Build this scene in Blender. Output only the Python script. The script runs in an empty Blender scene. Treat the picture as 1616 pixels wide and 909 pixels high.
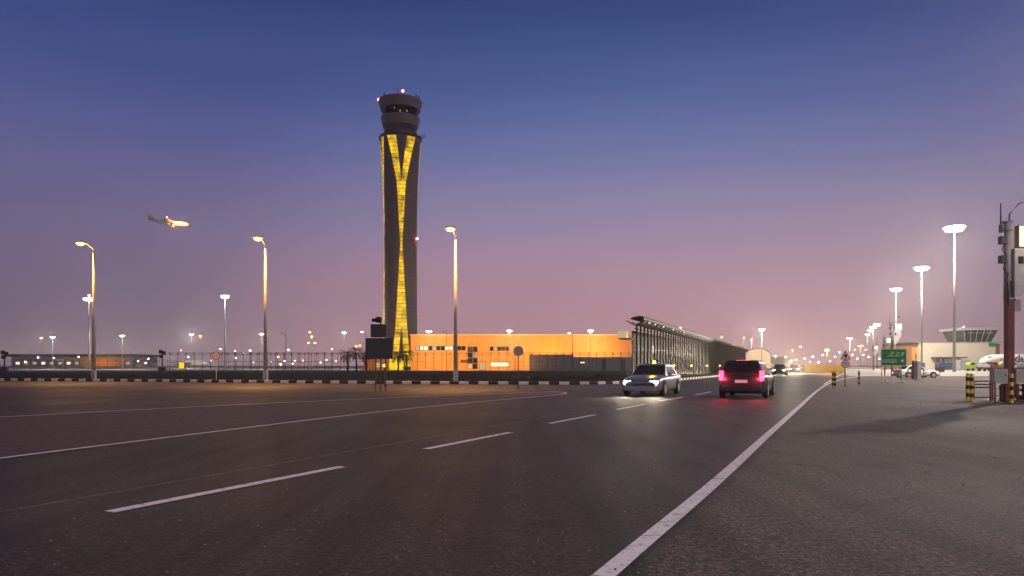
import bpy, math, random
from mathutils import Vector, Matrix
random.seed(7)
PI = math.pi
H, F, CX, HY = 1.4, 1077.0, 808.0, 577.0
scn = bpy.context.scene
C = scn.collection

def gY(py): return H*F/(py-HY)
def W(px, Y, z=0.0): return Vector(((px-CX)/F*Y, Y, z))
def G(px, py): return W(px, gY(py))
def Z(py, Y): return H-(py-HY)*Y/F
def lin(r, g, b):
    f = lambda c: ((c/255+0.055)/1.055)**2.4 if c > 10 else c/255/12.92
    return (f(r), f(g), f(b), 1)

# ------------------------------------------------------------------ materials
def mat(name, col, rough=0.6, metal=0.0, spec=None):
    m = bpy.data.materials.new(name); m.use_nodes = True
    b = m.node_tree.nodes['Principled BSDF']
    b.inputs['Base Color'].default_value = (*col[:3], 1)
    b.inputs['Roughness'].default_value = rough
    b.inputs['Metallic'].default_value = metal
    if spec is not None: b.inputs['Specular IOR Level'].default_value = spec
    return m
def noisy(name, c1, c2, scale=3.0, rough=0.7, bump=0.0, metal=0.0, stretch=(1,1,1), lo=0.35, hi=0.65, detail=6):
    m = mat(name, c1, rough, metal); nt = m.node_tree; N = nt.nodes; b = N['Principled BSDF']
    tc = N.new('ShaderNodeTexCoord'); mp = N.new('ShaderNodeMapping'); mp.inputs['Scale'].default_value = stretch
    nz = N.new('ShaderNodeTexNoise'); nz.inputs['Scale'].default_value = scale; nz.inputs['Detail'].default_value = detail
    rp = N.new('ShaderNodeValToRGB'); rp.color_ramp.elements[0].position = lo; rp.color_ramp.elements[1].position = hi
    rp.color_ramp.elements[0].color = (*c1[:3], 1); rp.color_ramp.elements[1].color = (*c2[:3], 1)
    L = nt.links.new
    L(tc.outputs['Object'], mp.inputs[0]); L(mp.outputs[0], nz.inputs['Vector']); L(nz.outputs['Fac'], rp.inputs[0]); L(rp.outputs[0], b.inputs['Base Color'])
    if bump:
        bp = N.new('ShaderNodeBump'); bp.inputs['Strength'].default_value = bump; bp.inputs['Distance'].default_value = 0.02
        L(nz.outputs['Fac'], bp.inputs['Height']); L(bp.outputs[0], b.inputs['Normal'])
    return m
def emit(name, col, s, sample=False):
    m = mat(name, (0.02, 0.02, 0.02), 0.4); b = m.node_tree.nodes['Principled BSDF']
    b.inputs['Emission Color'].default_value = (*col[:3], 1); b.inputs['Emission Strength'].default_value = s
    if not sample: m.cycles.emission_sampling = 'NONE'
    return m

def asphalt(name, dark, light, dust, rot=0.0, tracks=0.0, rough=0.62, speck=(0.30, 0.24, 0.17)):
    m = mat(name, dark, rough, 0, .28); nt = m.node_tree; N = nt.nodes; L = nt.links.new; b = N['Principled BSDF']
    tc = N.new('ShaderNodeTexCoord')
    def noise(scale, detail=5, st=(1,1,1), rz=0.0):
        mp = N.new('ShaderNodeMapping'); mp.inputs['Scale'].default_value = st; mp.inputs['Rotation'].default_value = (0, 0, rz)
        n = N.new('ShaderNodeTexNoise'); n.inputs['Scale'].default_value = scale; n.inputs['Detail'].default_value = detail
        L(tc.outputs['Object'], mp.inputs[0]); L(mp.outputs[0], n.inputs['Vector']); return n
    def ramp(src, a, c, ca=(0,0,0,1), cc=(1,1,1,1)):
        r = N.new('ShaderNodeValToRGB'); r.color_ramp.elements[0].position = a; r.color_ramp.elements[1].position = c
        r.color_ramp.elements[0].color = ca; r.color_ramp.elements[1].color = cc; L(src, r.inputs[0]); return r
    def mix(fac, a, c, mode='MIX'):
        x = N.new('ShaderNodeMix'); x.data_type = 'RGBA'; x.blend_type = mode
        if isinstance(fac, float): x.inputs[0].default_value = fac
        else: L(fac, x.inputs[0])
        for s, v in ((6, a), (7, c)):
            if isinstance(v, tuple): x.inputs[s].default_value = (*v[:3], 1)
            else: L(v, x.inputs[s])
        return x.outputs[2]
    fine = noise(38, 4); mid = noise(7, 6); big = noise(0.22, 5); streak = noise(1.0, 4, (1.6, 0.05, 1), rot)
    c = mix(ramp(fine.outputs['Fac'], 0.36, 0.66).outputs[0], dark, light)
    c = mix(ramp(big.outputs['Fac'], 0.38, 0.72).outputs[0], c, mix(0.6, c, dust))
    c = mix(ramp(mid.outputs['Fac'], 0.55, 0.8, (0,0,0,1), (.5,.5,.5,1)).outputs[0], c, dust)
    if tracks:
        c = mix(ramp(streak.outputs['Fac'], 0.42, 0.62, (0,0,0,1), (tracks, tracks, tracks, 1)).outputs[0], c, tuple(x*0.6 for x in dark))
    vo = N.new('ShaderNodeTexVoronoi'); vo.inputs['Scale'].default_value = 6; L(tc.outputs['Object'], vo.inputs['Vector'])
    c = mix(ramp(vo.outputs['Distance'], 0.05, 0.07, (1,1,1,1), (0,0,0,1)).outputs[0], c, speck)
    gr = noise(95, 2); g2 = noise(21, 3)
    c = mix(ramp(gr.outputs['Fac'], 0.40, 0.62, (.25,.25,.25,1), (1.75,1.7,1.65,1)).outputs[0], c, c) if False else c
    for nn, a_, b_ in ((gr, .42, .60), (g2, .40, .64)):
        r_ = ramp(nn.outputs['Fac'], a_, b_, (.45,.45,.45,1), (1.7,1.66,1.62,1)); c = mix(1.0, c, r_.outputs[0], 'MULTIPLY')
    st_ = noise(1.3, 6); c = mix(ramp(st_.outputs['Fac'], 0.60, 0.68, (0,0,0,1), (.7,.7,.7,1)).outputs[0], c, tuple(x*.5 for x in dark))
    L(c, b.inputs['Base Color'])
    rr = N.new('ShaderNodeMapRange'); rr.inputs['To Min'].default_value = rough-0.12; rr.inputs['To Max'].default_value = rough+0.2
    L(big.outputs['Fac'], rr.inputs['Value']); L(rr.outputs[0], b.inputs['Roughness'])
    bp = N.new('ShaderNodeBump'); bp.inputs['Strength'].default_value = 0.55; bp.inputs['Distance'].default_value = 0.012
    L(fine.outputs['Fac'], bp.inputs['Height']); L(bp.outputs[0], b.inputs['Normal'])
    return m

ROT = math.atan2(522, F)
M = {}
M['road'] = asphalt('road_asphalt', (0.012,0.0095,0.010), (0.048,0.038,0.038), (0.038,0.030,0.028), ROT, 0.9, 0.6)
M['lot'] = asphalt('lot_asphalt', (0.028,0.022,0.021), (0.124,0.092,0.088), (0.104,0.075,0.067), ROT, 0.5, 0.78)
M['verge'] = asphalt('verge_asphalt', (0.010,0.0095,0.0095), (0.026,0.023,0.023), (0.034,0.028,0.024), 0, 0, 0.9)
M['verge'].node_tree.nodes['Principled BSDF'].inputs['Specular IOR Level'].default_value = .03
M['sand'] = noisy('sand', (0.10,0.08,0.06), (0.17,0.14,0.11), 0.2, 0.95)
M['concrete_apron'] = noisy('apron_concrete', (0.22,0.20,0.18), (0.34,0.31,0.28), 0.15, 0.7)
M['paint'] = noisy('road_paint', (0.55,0.50,0.49), (0.80,0.74,0.73), 14, 0.55, 0.2, lo=0.25, hi=0.5)
def worn():
    m = M['paint']; nt = m.node_tree; N = nt.nodes; L = nt.links.new; b = N['Principled BSDF']
    src = b.inputs['Base Color'].links[0].from_socket
    tc = N.new('ShaderNodeTexCoord'); n = N.new('ShaderNodeTexNoise'); n.inputs['Scale'].default_value = 9; n.inputs['Detail'].default_value = 9; n.inputs['Roughness'].default_value = .75
    L(tc.outputs['Object'], n.inputs['Vector']); r = N.new('ShaderNodeValToRGB'); r.color_ramp.elements[0].position = .36; r.color_ramp.elements[1].position = .44
    L(n.outputs['Fac'], r.inputs[0]); x = N.new('ShaderNodeMix'); x.data_type = 'RGBA'; L(r.outputs[0], x.inputs[0]); x.inputs[6].default_value = (.16,.13,.125,1); L(src, x.inputs[7]); L(x.outputs[2], b.inputs['Base Color'])
    b.inputs['Specular IOR Level'].default_value = .25
worn()
M['oldpaint'] = noisy('worn_paint', (0.06,0.05,0.05), (0.30,0.25,0.23), 5, 0.6)
M['kerb_white'] = noisy('kerb_white', (0.62,0.58,0.52), (0.82,0.78,0.7), 3, 0.7)
M['kerb_black'] = noisy('kerb_black', (0.012,0.012,0.012), (0.03,0.028,0.026), 3, 0.7)
M['paver'] = noisy('paver', (0.045,0.025,0.022), (0.10,0.05,0.042), 5, 0.85, 0.3)
M['galv'] = noisy('galvanised', (0.30,0.29,0.27), (0.42,0.40,0.37), 4, 0.5, metal=0.3)
M['dark_metal'] = noisy('dark_metal', (0.018,0.018,0.02), (0.035,0.033,0.034), 5, 0.55)
M['black'] = mat('black_rubber', (0.012,0.012,0.012), 0.75)
M['grey'] = noisy('grey_paint', (0.25,0.24,0.23), (0.33,0.32,0.30), 2.5, 0.6)
M['ltgrey'] = noisy('light_grey_paint', (0.42,0.41,0.40), (0.56,0.54,0.52), 2.5, 0.55)
M['rust'] = noisy('red_brown_paint', (0.10,0.018,0.012), (0.16,0.035,0.022), 3, 0.55)
M['yellow'] = noisy('yellow_paint', (0.55,0.38,0.02), (0.70,0.50,0.04), 5, 0.55)
M['white'] = noisy('white_paint', (0.66,0.66,0.65), (0.8,0.8,0.78), 2, 0.35)
M['glass'] = mat('dark_glass', (0.01,0.012,0.015), 0.06)
M['olive'] = noisy('olive_box', (0.20,0.15,0.02), (0.28,0.21,0.03), 3, 0.5)
M['green'] = noisy('sign_green', (0.0,0.26,0.05), (0.0,0.31,0.07), 3, 0.7)
M['red'] = mat('sign_red', (0.5,0.02,0.015), 0.45)
M['signwhite'] = mat('sign_white', (0.8,0.78,0.72), 0.45)
M['leaf'] = noisy('palm_leaf', (0.025,0.04,0.015), (0.06,0.08,0.03), 2, 0.7)
M['bark'] = noisy('palm_bark', (0.06,0.045,0.03), (0.13,0.10,0.07), 6, 0.9, 0.5)
M['scrub'] = noisy('scrub_leaf', (0.03,0.035,0.02), (0.07,0.07,0.04), 4, 0.9)
M['ochre'] = noisy('orange_lit_render', (0.56,0.25,0.055), (0.63,0.29,0.07), 0.6, 0.8)  # cream render; the orange of the sodium light is put into its colour
M['orange_lit_panel'] = noisy('orange_lit_panel', (0.55,0.36,0.16), (0.66,0.44,0.20), 0.8, 0.7, stretch=(1,1,6))  # same sodium light put into the panel colour
M['wall_grey'] = noisy('grey_wall', (0.13,0.125,0.13), (0.18,0.17,0.17), 0.8, 0.8)
M['cream'] = noisy('cream_cladding', (0.60,0.53,0.40), (0.70,0.62,0.48), 0.3, 0.6, stretch=(1,1,14))
M['blue'] = noisy('container_blue', (0.03,0.09,0.22), (0.05,0.13,0.30), 1.5, 0.5)
M['lime'] = noisy('lime_paint', (0.35,0.5,0.06), (0.45,0.6,0.1), 2, 0.5)
M['roofdark'] = noisy('dark_roof', (0.022,0.021,0.021), (0.045,0.042,0.041), 1.5, 0.6)
M['louvre'] = noisy('bronze_fins', (0.008,0.007,0.007), (0.016,0.014,0.013), 1.5, 0.45)
M['louvre'].node_tree.nodes['Principled BSDF'].inputs['Specular IOR Level'].default_value = .12
M['green'].node_tree.nodes['Principled BSDF'].inputs['Specular IOR Level'].default_value = .15
# lamps
WARM, WHT, SOD = (1.0,0.80,0.52), (1.0,0.90,0.74), (1.0,0.45,0.10)
M['e_sod'] = emit('sodium_lamp', (1.0,0.42,0.04), 24)
M['e_wht'] = emit('floodlight_lamp', (1.0,0.88,0.66), 420)
M['e_far'] = emit('far_lamp_white', (1.0,0.85,0.62), 60)
M['e_faro'] = emit('far_lamp_orange', (1.0,0.5,0.18), 45)
M['e_red'] = emit('obstruction_lamp', (1.0,0.06,0.08), 60)
M['e_win'] = emit('lit_window', (1.0,0.82,0.5), 1.6)
M['e_dimwin'] = emit('dim_window', (1.0,0.78,0.45), 0.5)
M['e_box'] = emit('lightbox_face', (1.0,0.93,0.70), 2.2)
M['e_amber'] = emit('amber_lamp', (1.0,0.55,0.06), 5)
M['e_tail'] = emit('tail_lamp', (1.0,0.02,0.05), 14)
M['e_head'] = emit('head_lamp', (1.0,0.90,0.72), 120)
M['e_yelsign'] = emit('yellow_lit_sign', (1.0,0.68,0.02), 1.1)

def brick_mat(name, c1, c2, mortar, scale, bw, rh, rough=0.6, emis=0.0, ms=0.03):
    m = mat(name, c1, rough); nt = m.node_tree; N = nt.nodes; L = nt.links.new; b = N['Principled BSDF']
    uv = N.new('ShaderNodeUVMap'); br = N.new('ShaderNodeTexBrick')
    br.offset = 0.0
    br.inputs['Color1'].default_value = (*c1, 1); br.inputs['Color2'].default_value = (*c2, 1); br.inputs['Mortar'].default_value = (*mortar, 1)
    br.inputs['Scale'].default_value = scale; br.inputs['Brick Width'].default_value = bw; br.inputs['Row Height'].default_value = rh
    br.inputs['Mortar Size'].default_value = ms
    L(uv.outputs[0], br.inputs['Vector']); L(br.outputs['Color'], b.inputs['Base Color'])
    return m
M['tower_skin'] = brick_mat('tower_panels', (0.105,0.088,0.082), (0.125,0.105,0.098), (0.05,0.042,0.04), 1.0, 1.5, 1.5, 0.55, ms=0.05)
M['ring_skin'] = brick_mat('ring_panels', (0.16,0.125,0.12), (0.19,0.15,0.145), (0.06,0.05,0.05), 1.0, 0.55, 9.0, 0.5, ms=0.04)
# back-lit translucent yellow panels: uneven lamps behind
def yellow_panels():
    m = mat('backlit_yellow_panels', (0.3,0.2,0.01), 0.4); nt = m.node_tree; N = nt.nodes; L = nt.links.new; b = N['Principled BSDF']
    tc = N.new('ShaderNodeTexCoord'); n = N.new('ShaderNodeTexNoise'); n.inputs['Scale'].default_value = 0.42; n.inputs['Detail'].default_value = 2
    L(tc.outputs['Object'], n.inputs['Vector'])
    r = N.new('ShaderNodeMapRange'); r.inputs['From Min'].default_value = 0.3; r.inputs['From Max'].default_value = 0.7
    r.inputs['To Min'].default_value = 0.16; r.inputs['To Max'].default_value = 1.35
    L(n.outputs['Fac'], r.inputs['Value']); L(r.outputs[0], b.inputs['Emission Strength'])
    b.inputs['Emission Color'].default_value = (1.0,0.60,0.015,1)
    m.cycles.emission_sampling = 'NONE'
    return m
M['yellow_glow'] = yellow_panels()

# ------------------------------------------------------------------ mesh builder
class MB:
    def __init__(s): s.v, s.f, s.mi, s.uv = [], [], [], {}
    def quad(s, pts, mi=0, uv=None):
        n = len(s.v); s.v += [tuple(p) for p in pts]; s.f.append(tuple(range(n, n+len(pts)))); s.mi.append(mi)
        if uv: s.uv[len(s.f)-1] = uv
    def box(s, c, d, rz=0.0, mi=0, taper=1.0, top_shift=(0,0)):
        hx, hy, hz = d[0]/2, d[1]/2, d[2]/2; cr, sr = math.cos(rz), math.sin(rz)
        n = len(s.v)
        for z, t in ((-hz, 1.0), (hz, taper)):
            for x, y in ((-hx,-hy),(hx,-hy),(hx,hy),(-hx,hy)):
                x *= t; y *= t
                if z > 0: x += top_shift[0]; y += top_shift[1]
                s.v.append((c[0]+x*cr-y*sr, c[1]+x*sr+y*cr, c[2]+z))
        for f in ((3,2,1,0),(4,5,6,7),(0,1,5,4),(1,2,6,5),(2,3,7,6),(3,0,4,7)):
            s.f.append(tuple(n+i for i in f)); s.mi.append(mi)
        return s
    def tube(s, pts, r, n=8, mi=0, cap=True):
        pts = [Vector(p) for p in pts]
        rs = r if isinstance(r, (list, tuple)) else [r]*len(pts)
        rings = []
        for i, p in enumerate(pts):
            d = (pts[min(i+1, len(pts)-1)]-pts[max(i-1, 0)]).normalized()
            a = Vector((0,0,1)) if abs(d.z) < 0.9 else Vector((1,0,0))
            u = d.cross(a).normalized(); w = d.cross(u).normalized()
            b = len(s.v)
            for k in range(n):
                t = 2*PI*k/n; s.v.append(tuple(p+(u*math.cos(t)+w*math.sin(t))*rs[i]))
            rings.append(b)
        for a, b in zip(rings, rings[1:]):
            for k in range(n):
                s.f.append((a+k, b+k, b+(k+1)%n, a+(k+1)%n)); s.mi.append(mi)
        if cap:
            s.f.append(tuple(rings[0]+k for k in range(n))); s.mi.append(mi)
            s.f.append(tuple(rings[-1]+n-1-k for k in range(n))); s.mi.append(mi)
        return s
    def lathe(s, prof, n=24, mi=0, c=(0,0,0), axis='z', uvs=False, phase=0.0):
        rings = []
        for r, z in prof:
            b = len(s.v)
            for k in range(n):
                t = 2*PI*k/n+phase
                if axis == 'z': p = (c[0]+r*math.cos(t), c[1]+r*math.sin(t), c[2]+z)
                elif axis == 'x': p = (c[0]+z, c[1]+r*math.cos(t), c[2]+r*math.sin(t))
                else: p = (c[0]+r*math.cos(t), c[1]+z, c[2]+r*math.sin(t))
                s.v.append(p)
            rings.append(b)
        for i, (a, b) in enumerate(zip(rings, rings[1:])):
            for k in range(n):
                s.f.append((a+k, a+(k+1)%n, b+(k+1)%n, b+k)); s.mi.append(mi)
                if uvs:
                    R = prof[i][0]; u0 = R*2*PI*k/n; u1 = R*2*PI*(k+1)/n
                    s.uv[len(s.f)-1] = ((u0, prof[i][1]), (u1, prof[i][1]), (u1, prof[i+1][1]), (u0, prof[i+1][1]))
        s.f.append(tuple(rings[0]+k for k in reversed(range(n)))); s.mi.append(mi)
        s.f.append(tuple(rings[-1]+k for k in range(n))); s.mi.append(mi)
        return s
    def prism(s, pts2, y0, y1, plane='xz', mi=0):
        def P(a, b, t): return (a, t, b) if plane == 'xz' else ((t, a, b) if plane == 'yz' else (a, b, t))
        n = len(s.v); k = len(pts2)
        for t in (y0, y1):
            for a, b in pts2: s.v.append(P(a, b, t))
        s.f.append(tuple(n+i for i in range(k))); s.mi.append(mi)
        s.f.append(tuple(n+k+i for i in reversed(range(k)))); s.mi.append(mi)
        for i in range(k):
            j = (i+1) % k; s.f.append((n+i, n+k+i, n+k+j, n+j)); s.mi.append(mi)
        return s
    def loft(s, secs, mi=0, cap=True, closed=True):
        n = len(secs[0]); rings = []
        for sec in secs:
            rings.append(len(s.v)); s.v += [tuple(p) for p in sec]
        for a, b in zip(rings, rings[1:]):
            for k in range(n if closed else n-1):
                s.f.append((a+k, b+k, b+(k+1)%n, a+(k+1)%n)); s.mi.append(mi)
        if cap:
            s.f.append(tuple(rings[0]+k for k in range(n))); s.mi.append(mi)
            s.f.append(tuple(rings[-1]+n-1-k for k in range(n))); s.mi.append(mi)
        return s
    def build(s, name, mats, parent=None, smooth=False, loc=(0,0,0), rz=0.0, bevel=0.0, subs=0):
        me = bpy.data.meshes.new(name); me.from_pydata(s.v, [], s.f)
        if not isinstance(mats, (list, tuple)): mats = [mats]
        for m in mats: me.materials.append(M[m] if isinstance(m, str) else m)
        for p, mi in zip(me.polygons, s.mi): p.material_index = mi; p.use_smooth = smooth
        if s.uv:
            ul = me.uv_layers.new(name='UVMap')
            for fi, uvs in s.uv.items():
                p = me.polygons[fi]
                for li, u in zip(p.loop_indices, uvs): ul.data[li].uv = u
        me.update()
        o = bpy.data.objects.new(name, me); C.objects.link(o); o.location = loc; o.rotation_euler = (0,0,rz)
        if parent: o.parent = parent
        if bevel:
            md = o.modifiers.new('bevel', 'BEVEL'); md.width = bevel; md.segments = 2; md.limit_method = 'ANGLE'
        if subs:
            md = o.modifiers.new('subsurf', 'SUBSURF'); md.levels = subs; md.render_levels = subs
        return o

def tag(o, label=None, cat=None, group=None, kind=None):
    if label: o['label'] = label
    if cat: o['category'] = cat
    if group: o['group'] = group
    if kind: o['kind'] = kind
    return o
def thing(name, loc, label, cat, group=None, rz=0.0):
    o = bpy.data.objects.new(name, None); C.objects.link(o); o.empty_display_size = 0.3
    o.location = loc; o.rotation_euler = (0,0,rz)
    return tag(o, label, cat, group)
def dup(root, loc, rz=0.0, label=None, group=None, scale=None):
    r = root.copy(); C.objects.link(r); r.location = loc; r.rotation_euler = (0,0,rz)
    if label: r['label'] = label
    if group: r['group'] = group
    if scale: r.scale = (scale,)*3
    for ch in list(root.children):
        c = ch.copy(); C.objects.link(c); c.parent = r
        for g in ch.children:
            d = g.copy(); C.objects.link(d); d.parent = c
    return r
def light(name, typ, loc, power, col, parent=None, size=0.25, spot=None, aim=None, blend=0.5):
    l = bpy.data.lights.new(name, typ); l.energy = power; l.color = col; l.shadow_soft_size = size
    if spot: l.spot_size = math.radians(spot); l.spot_blend = blend
    o = bpy.data.objects.new(name, l); C.objects.link(o); o.location = loc
    if aim is not None: o.rotation_euler = Vector(aim).to_track_quat('-Z', 'Y').to_euler()
    if parent: o.parent = parent
    return o
def text(name, body, size, m, parent, loc, rot=(PI/2,0,0), align='CENTER', ext=0.004, sx=1.0, bold=0.0):
    cu = bpy.data.curves.new(name, 'FONT'); cu.body = body; cu.size = size; cu.align_x = align; cu.align_y = 'CENTER'; cu.extrude = ext; cu.offset = bold
    t = bpy.data.objects.new(name+'_curve', cu); C.objects.link(t)
    dg = bpy.context.evaluated_depsgraph_get()
    me = bpy.data.meshes.new_from_object(t.evaluated_get(dg)); bpy.data.objects.remove(t)
    me.materials.clear(); me.materials.append(M[m] if isinstance(m, str) else m)
    o = bpy.data.objects.new(name, me); C.objects.link(o); o.location = loc; o.rotation_euler = rot; o.scale = (sx,1,1)
    if parent: o.parent = parent
    return o

def sheet(name, pts, z, m):
    b = MB(); b.quad([(p[0], p[1], z) for p in pts]); o = b.build(name, m); o['kind'] = 'structure'
    if o.data.polygons[0].normal.z < 0: o.data.flip_normals()
    return o
def strip(mb, pts, w, z, mi=0):
    pts = [Vector((p[0], p[1])) for p in pts]
    L_, R_ = [], []
    for i, p in enumerate(pts):
        d = (pts[min(i+1,len(pts)-1)]-pts[max(i-1,0)]).normalized(); n = Vector((-d.y, d.x))
        L_.append(p+n*w/2); R_.append(p-n*w/2)
    for i in range(len(pts)-1):
        mb.quad([(R_[i].x,R_[i].y,z),(R_[i+1].x,R_[i+1].y,z),(L_[i+1].x,L_[i+1].y,z),(L_[i].x,L_[i].y,z)], mi)
def smooth_poly(pts, n=8):
    P = [Vector((p[0], p[1])) for p in pts]; out = []
    for i in range(len(P)-1):
        p0, p1, p2, p3 = P[max(i-1,0)], P[i], P[i+1], P[min(i+2,len(P)-1)]
        for k in range(n):
            t = k/n
            out.append(0.5*((2*p1)+(p2-p0)*t+(2*p0-5*p1+4*p2-p3)*t*t+(3*p1-p0-3*p2+p3)*t**3))
    out.append(P[-1]); return out
def resample(pts, step):
    out = [pts[0].copy()]; acc = 0.0
    for a, b in zip(pts, pts[1:]):
        L_ = (b-a).length; t = step-acc
        while t <= L_:
            out.append(a+(b-a)*(t/L_)); t += step
        acc = (acc+L_) % step
    return out

# ------------------------------------------------------------------ setting: ground, road, markings
sheet('ground', [(-4500,-300),(4500,-300),(4500,5500),(-4500,5500)], 0.0, 'sand')
kerb_px = [(-420,598.6),(-200,599.6),(0,601),(210,602.4),(420,604.4),(640,606),(840,607),(950,606.6),(1040,603),(1110,597),(1180,590),(1230,585),(1262,581.8)]
kerb_pts = smooth_poly([G(*p) for p in kerb_px])
road_poly = [(p.x, p.y) for p in kerb_pts] + [(W(1290,330).x,330), (W(1330,137).x,137), (W(1331,70).x,70), (-1.35+0.4847*44, 44), (-1.35+0.4847*-30, -30), (-90,-30)]
sheet('road', road_poly, 0.008, 'road')
# right hand lot: asphalt up to the concrete apron
sheet('parking_lot', [(-1.6+0.4847*-30,-30),(120,-30),(150,84),(W(1320,92).x,92),(-1.5+0.4847*60,60)], 0.004, 'lot')
sheet('apron', [(W(1345,80).x,80),(160,80),(1400,700),(1500,2500),(500,2500),(W(1300,330).x,330),(W(1330,140).x,140)], 0.002, 'concrete_apron')
vp = [(p.x, p.y+0.1) for p in kerb_pts]
sheet('verge', vp+[(W(1240,420).x,420),(W(1000,176).x,176),(W(-300,176).x,176)], 0.003, 'verge')
# paved service strip that runs along the far side of the verge
b = MB(); strip(b, [W(-500,182), W(990,182)], 7, 0.006)
o = b.build('path', 'concrete_apron'); o['kind'] = 'structure'
sheet('far_apron', [(-1400,240),(W(560,240).x,240),(W(1180,900).x,900),(W(1180,2500).x,2500),(-1400,2500)], 0.002, 'concrete_apron')

# kerb: alternately painted blocks along one kerb line
kb = MB(); kp = resample(kerb_pts, 0.75)
for i in range(len(kp)-1):
    a, c = kp[i], kp[i+1]
    if a.y > 230: break
    d = c-a; Lh = d.length-0.012; m_ = (a+c)/2
    blk = i % 2
    kb.box((m_.x, m_.y+0.12, 0.11), (Lh, 0.26, 0.22), math.atan2(d.y, d.x), blk)
o = kb.build('kerb', ['kerb_white', 'kerb_black'], bevel=0.015); o['kind'] = 'structure'

mk = MB()
def Lr(L_, Y): return (-L_+0.4847*Y, Y)
def dash(px0, py0, px1, py1, w):
    a, c = G(px0,py0), G(px1,py1); strip(mk, [a, c], w, 0.0125)
for d_ in ((172,809.5,540,737.5,.15),(672,709.5,806,683,.15),(868,668.8,938,655.3,.15),(974,646.6,1018,638.4,.15),(1042,633.2,1078,627,.16),(1098,623.2,1122,618.6,.18),(1138,615.6,1154,612.7,.2),(1168,610,1180,607.8,.22),(1192,605.6,1200,604,.25)):
    dash(*d_)
# right edge line, bending away to the right where the lot opens
el = [(-1.55+0.4847*y, y) for y in (-6,-2,2,4.5,6,8.33)]
el += [G(px,py)[:2] for px,py in ((1135,757),(1216,683),(1262,642),(1290,616),(1306,605.5),(1326,598.6),(1352,594),(1385,590.4),(1440,587.4))]
el = [e for e in el if True]
el = [(-1.58+0.4847*y, y) for y in (-6,-2,2,4.5)] + [G(px,py)[:2] for px,py in ((1135,757),(1216,683),(1262,642),(1288,618.5),(1306,606.5),(1326,599.4),(1352,594.6),(1385,591),(1440,588))]
strip(mk, smooth_poly(el, 6), 0.15, 0.0128)
strip(mk, smooth_poly([G(1300,607)[:2], G(1312,600)[:2], G(1322,594)[:2], G(1332,589.5)[:2]], 5), 0.14, 0.0131)
# island outline
isl = [(-160,746),(0,724.5),(280,689.5),(560,655),(740,636),(860,625.5),(893,621.5),(880,619),(840,619.5),(600,629),(300,643),(0,659),(-160,668)]
isp = smooth_poly([G(*p)[:2] for p in isl], 6)
strip(mk, isp, 0.13, 0.0165)
o = mk.build('road_marking', 'paint'); o['kind'] = 'structure'
sheet('traffic_island', [(p.x,p.y) for p in isp], 0.0125, 'paver')
mk = MB()
strip(mk, [Lr(8.0,-3), Lr(8.0,6), Lr(8.0,14), Lr(8.0,32), Lr(8.0,60)], 0.025, 0.0122)
strip(mk, [G(375,619), G(495,613)], 0.14, 0.0122)
strip(mk, [G(345,622), G(620,626)], 0.05, 0.0122)
strip(mk, [G(1330,597), G(1500,594)], 0.06, 0.0122)
o = mk.build('worn_marking', 'oldpaint'); o['kind'] = 'structure'

M['tar'] = mat('tar', (0.006,0.006,0.006), .7)
rc = random.Random(11); mk = MB()
def wander(p, a, n, stp, w):
    pts = [Vector(p)]
    for i in range(n):
        a += rc.uniform(-.35,.35); pts.append(pts[-1]+Vector((math.cos(a),math.sin(a)))*stp)
    strip(mk, pts, w, 0.0145)
for p, a, n in (((2.6,6.5),.25,22),((4.2,9.5),.1,26),((6.5,13),2.7,14),((9,12.5),.3,24),((13,20),.2,30),((1.0,13.5),1.3,12),((-4,15),.3,14),((-2.5,10),1.0,12),((7,22),-.2,26),((16,34),.1,24)):
    wander(p, a, n, .28, .018)
for py, w in ((757,.03),(826,.012),(848,.012)):
    x = 1135-(py-757)*(173/152); p = G(x,py)
    strip(mk, [(p.x-.16,p.y-.01),(p.x,p.y+.015),(p.x+.15,p.y-.02)], w, 0.0145)
o = mk.build('tar_crack', 'tar'); o['kind'] = 'structure'
# scattered grit and chippings lying on the asphalt
gb = MB(); rg = random.Random(5)
for i in range(900):
    Y_ = 3.5+22*rg.random()**1.5; X_ = rg.uniform(-.85,.85)*Y_; r_ = rg.uniform(.004,.011)*(1+Y_*.04)
    gb.box((X_,Y_,.012+r_*.4),(r_*1.6,r_*1.2,r_),rg.uniform(0,3),taper=.6)
o = gb.build('grit', 'sand'); o['kind'] = 'stuff'

# ------------------------------------------------------------------ control tower
TY = 233.0; S = TY/F; TC = W(632, TY)
tw = thing('control_tower', TC, 'tall dark control tower with glowing yellow forked light strips and a ringed cab', 'control tower')
def zz(py): return Z(py, TY)
def halfw(z):
    # flared at the top, waisted two thirds up, slightly wider at the foot
    t = z/79.0
    pts = [(0.0,6.6),(0.15,6.15),(0.45,5.95),(0.65,6.0),(0.8,6.35),(0.92,6.9),(1.0,7.45)]
    for (a,ra),(b_,rb) in zip(pts, pts[1:]):
        if t <= b_:
            u = (t-a)/(b_-a); u = max(0,min(1,u)); return ra+(rb-ra)*u
    return 7.45
def shaft_r(th, z):
    # rounded square plan
    R = halfw(z); c_, s_ = math.cos(th-math.radians(12)), math.sin(th-math.radians(12))
    n = 2.5
    return R*0.93/((abs(c_)**n+abs(s_)**n)**(1/n))
def SP(deg, z, off=0.0):
    # deg measured from the camera-facing direction (-Y), positive towards +X
    th = math.radians(deg-90); r = shaft_r(th, z)+off
    return (r*math.cos(th), r*math.sin(th), z)
sb = MB(); NZ, NA = 40, 48; zt = 78.2
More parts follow.
